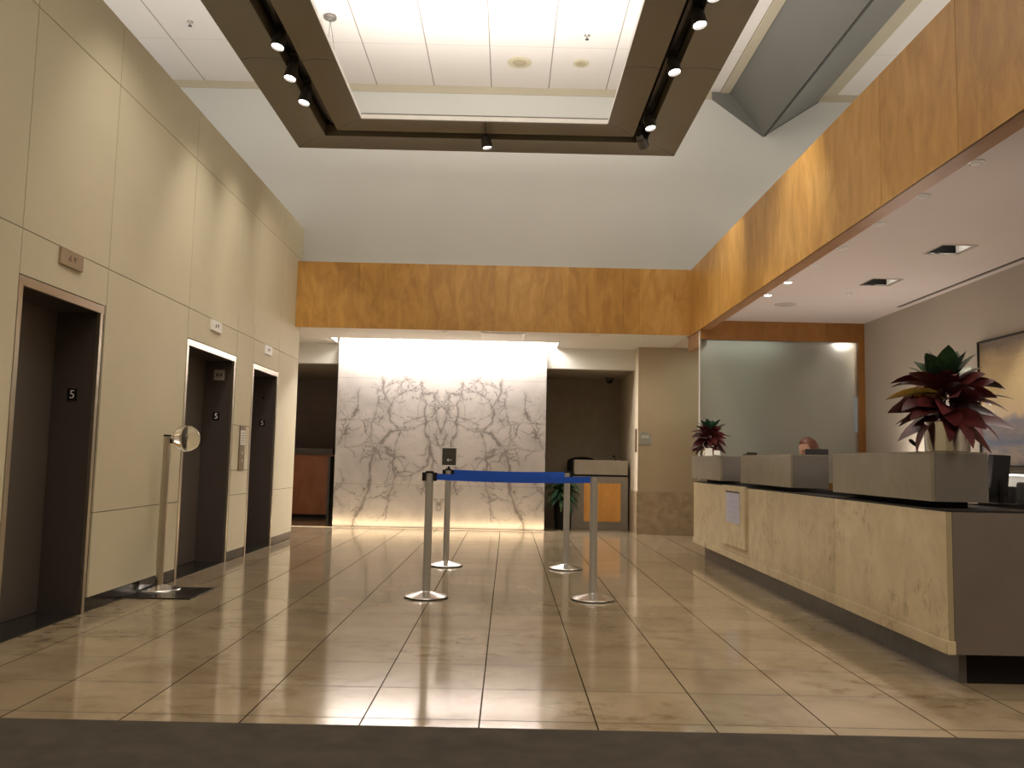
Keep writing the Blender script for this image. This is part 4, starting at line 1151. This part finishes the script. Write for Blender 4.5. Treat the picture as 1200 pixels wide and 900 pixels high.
# floor strip
area('floor_strip', (-1.4, 13.36, .02), (R(180), 0, 0), 4.1, .03, 9, (1, .74, .42))
# ring spots
spot('ring_spot', (-2.05, 7.2, 4.6), (-2.87, 7.75, 1.9), 75, WARM2, 66, 1)
spot('ring_spot', (-2.05, 7.9, 4.6), (-2.87, 9.1, 2.3), 75, WARM2, 60, 1)
spot('ring_spot', (-2.05, 8.6, 4.6), (-2.87, 10.8, 2.4), 75, WARM2, 54, 1)
spot('ring_spot', (-2.0, 5.4, 4.6), (-2.87, 6.6, 1.5), 55, WARM2, 85, 1)
spot('ring_spot', (1.5, 6.5, 4.6), (2.4, 7.0, 3.0), 110, WARM2, 60, 1)
spot('ring_spot', (1.5, 8.3, 4.6), (2.4, 9.4, 3.0), 130, WARM2, 54, 1)
spot('ring_spot', (1.43, 7.6, 4.6), (1.8, 8.0, 0), 90, WARM2, 60)
spot('ring_spot', (1.43, 5.5, 4.6), (1.6, 5.3, 0), 90, WARM2, 60)
spot('ring_spot', (-.34, 9.28, 4.6), (-.3, 9.5, 0), 90, WARM2, 60)
spot('ring_spot', (-2.0, 5.0, 4.6), (-1.2, 5.0, 0), 80, WARM2, 60)
# lobby lamps behind the camera
area('lobby_lamp', (-.5, 1.0, 6.2), (0, 0, 0), 4, 3, 135, WARM)
area('lobby_lamp', (-.5, -2.6, 6.2), (0, 0, 0), 4, 2, 95, WARM)
# downlights at right
for i, (x, y) in enumerate(dl):
    spot('downlight_lamp', (x-.0, y, ZL-.04), (x-.22, y, 0), 16, WARM, 90, .7)
for x, y in fix: spot('recessed_lamp', (x, y, ZL-.03), (x, y, 0), 12, WARM2, 80, .6)
area('counter_fill', (2.74, 5.3, .99), UPW, .12, 1.3, 9, (1, .86, .76))  # added fills hidden behind the ledges, brighten the low ceiling; no fixtures
area('counter_fill', (2.74, 7.6, .99), UPW, .12, 1.3, 9, (1, .86, .76))
area('counter_fill', (2.74, 9.7, .99), UPW, .12, .9, 6, (1, .86, .76))
area('reception_fill', (3.5, 2.2, ZL-.05), (0, 0, 0), 1.2, 1.2, 40, (1, .88, .76))  # added ceiling fill out of view, brightens the reception
area('shelf_fill', (4.2, 8.9, 1.15), UPW, .3, 1.2, 10, (1, .88, .78))  # added upward fill without a fixture, lifts right wall and ceiling
spot('wall_wash', (4.0, 6.6, ZL-.03), (4.5, 6.8, 1.7), 60, (1, .90, .75), 75, .6)
spot('glass_lamp', (4.22, 10.85, ZL-.03), (4.3, 11.0, 1.0), 60, (1, .93, .88), 100, .6)
area('backroom_fill', (3.3, 12.35, ZL-.02), (0, 0, 0), 1.4, .2, 11, (.9, 1, .85))  # added fill that lights the panels behind the glass
spot('pillar_lamp', (1.93, 12.05, ZL-.04), (1.6, 13.3, 0), 26, WARM, 120, .8)
spot('pillar_lamp', (-.96, 12.05, ZL-.04), (-.96, 12.1, 0), 10, WARM, 95, .7)
spot('niche_lamp', (1.2, 13.95, 2.56), (1.1, 14.0, 0), 6, WARM, 110, .8)

# ------------------------------------------------------------------ camera
cd = bpy.data.cameras.new('camera'); cam = bpy.data.objects.new('camera', cd); COL.objects.link(cam)
h, yaw, pitch, roll, f = 1.1032, .0029, .09, .0216, 989.051
fw = Vector((sin(yaw)*cos(pitch), cos(yaw)*cos(pitch), sin(pitch)))
rt = Vector((cos(yaw), -sin(yaw), 0)); up = rt.cross(fw)
r2 = rt*cos(roll)+up*sin(roll); u2 = -rt*sin(roll)+up*cos(roll)
mt = Matrix((r2, u2, -fw)).transposed().to_4x4(); mt.translation = Vector((0, 0, h))
cam.matrix_world = mt
cd.sensor_width = 36; cd.lens = f/1200*36; cd.clip_start = .05; cd.clip_end = 60
SC.camera = cam
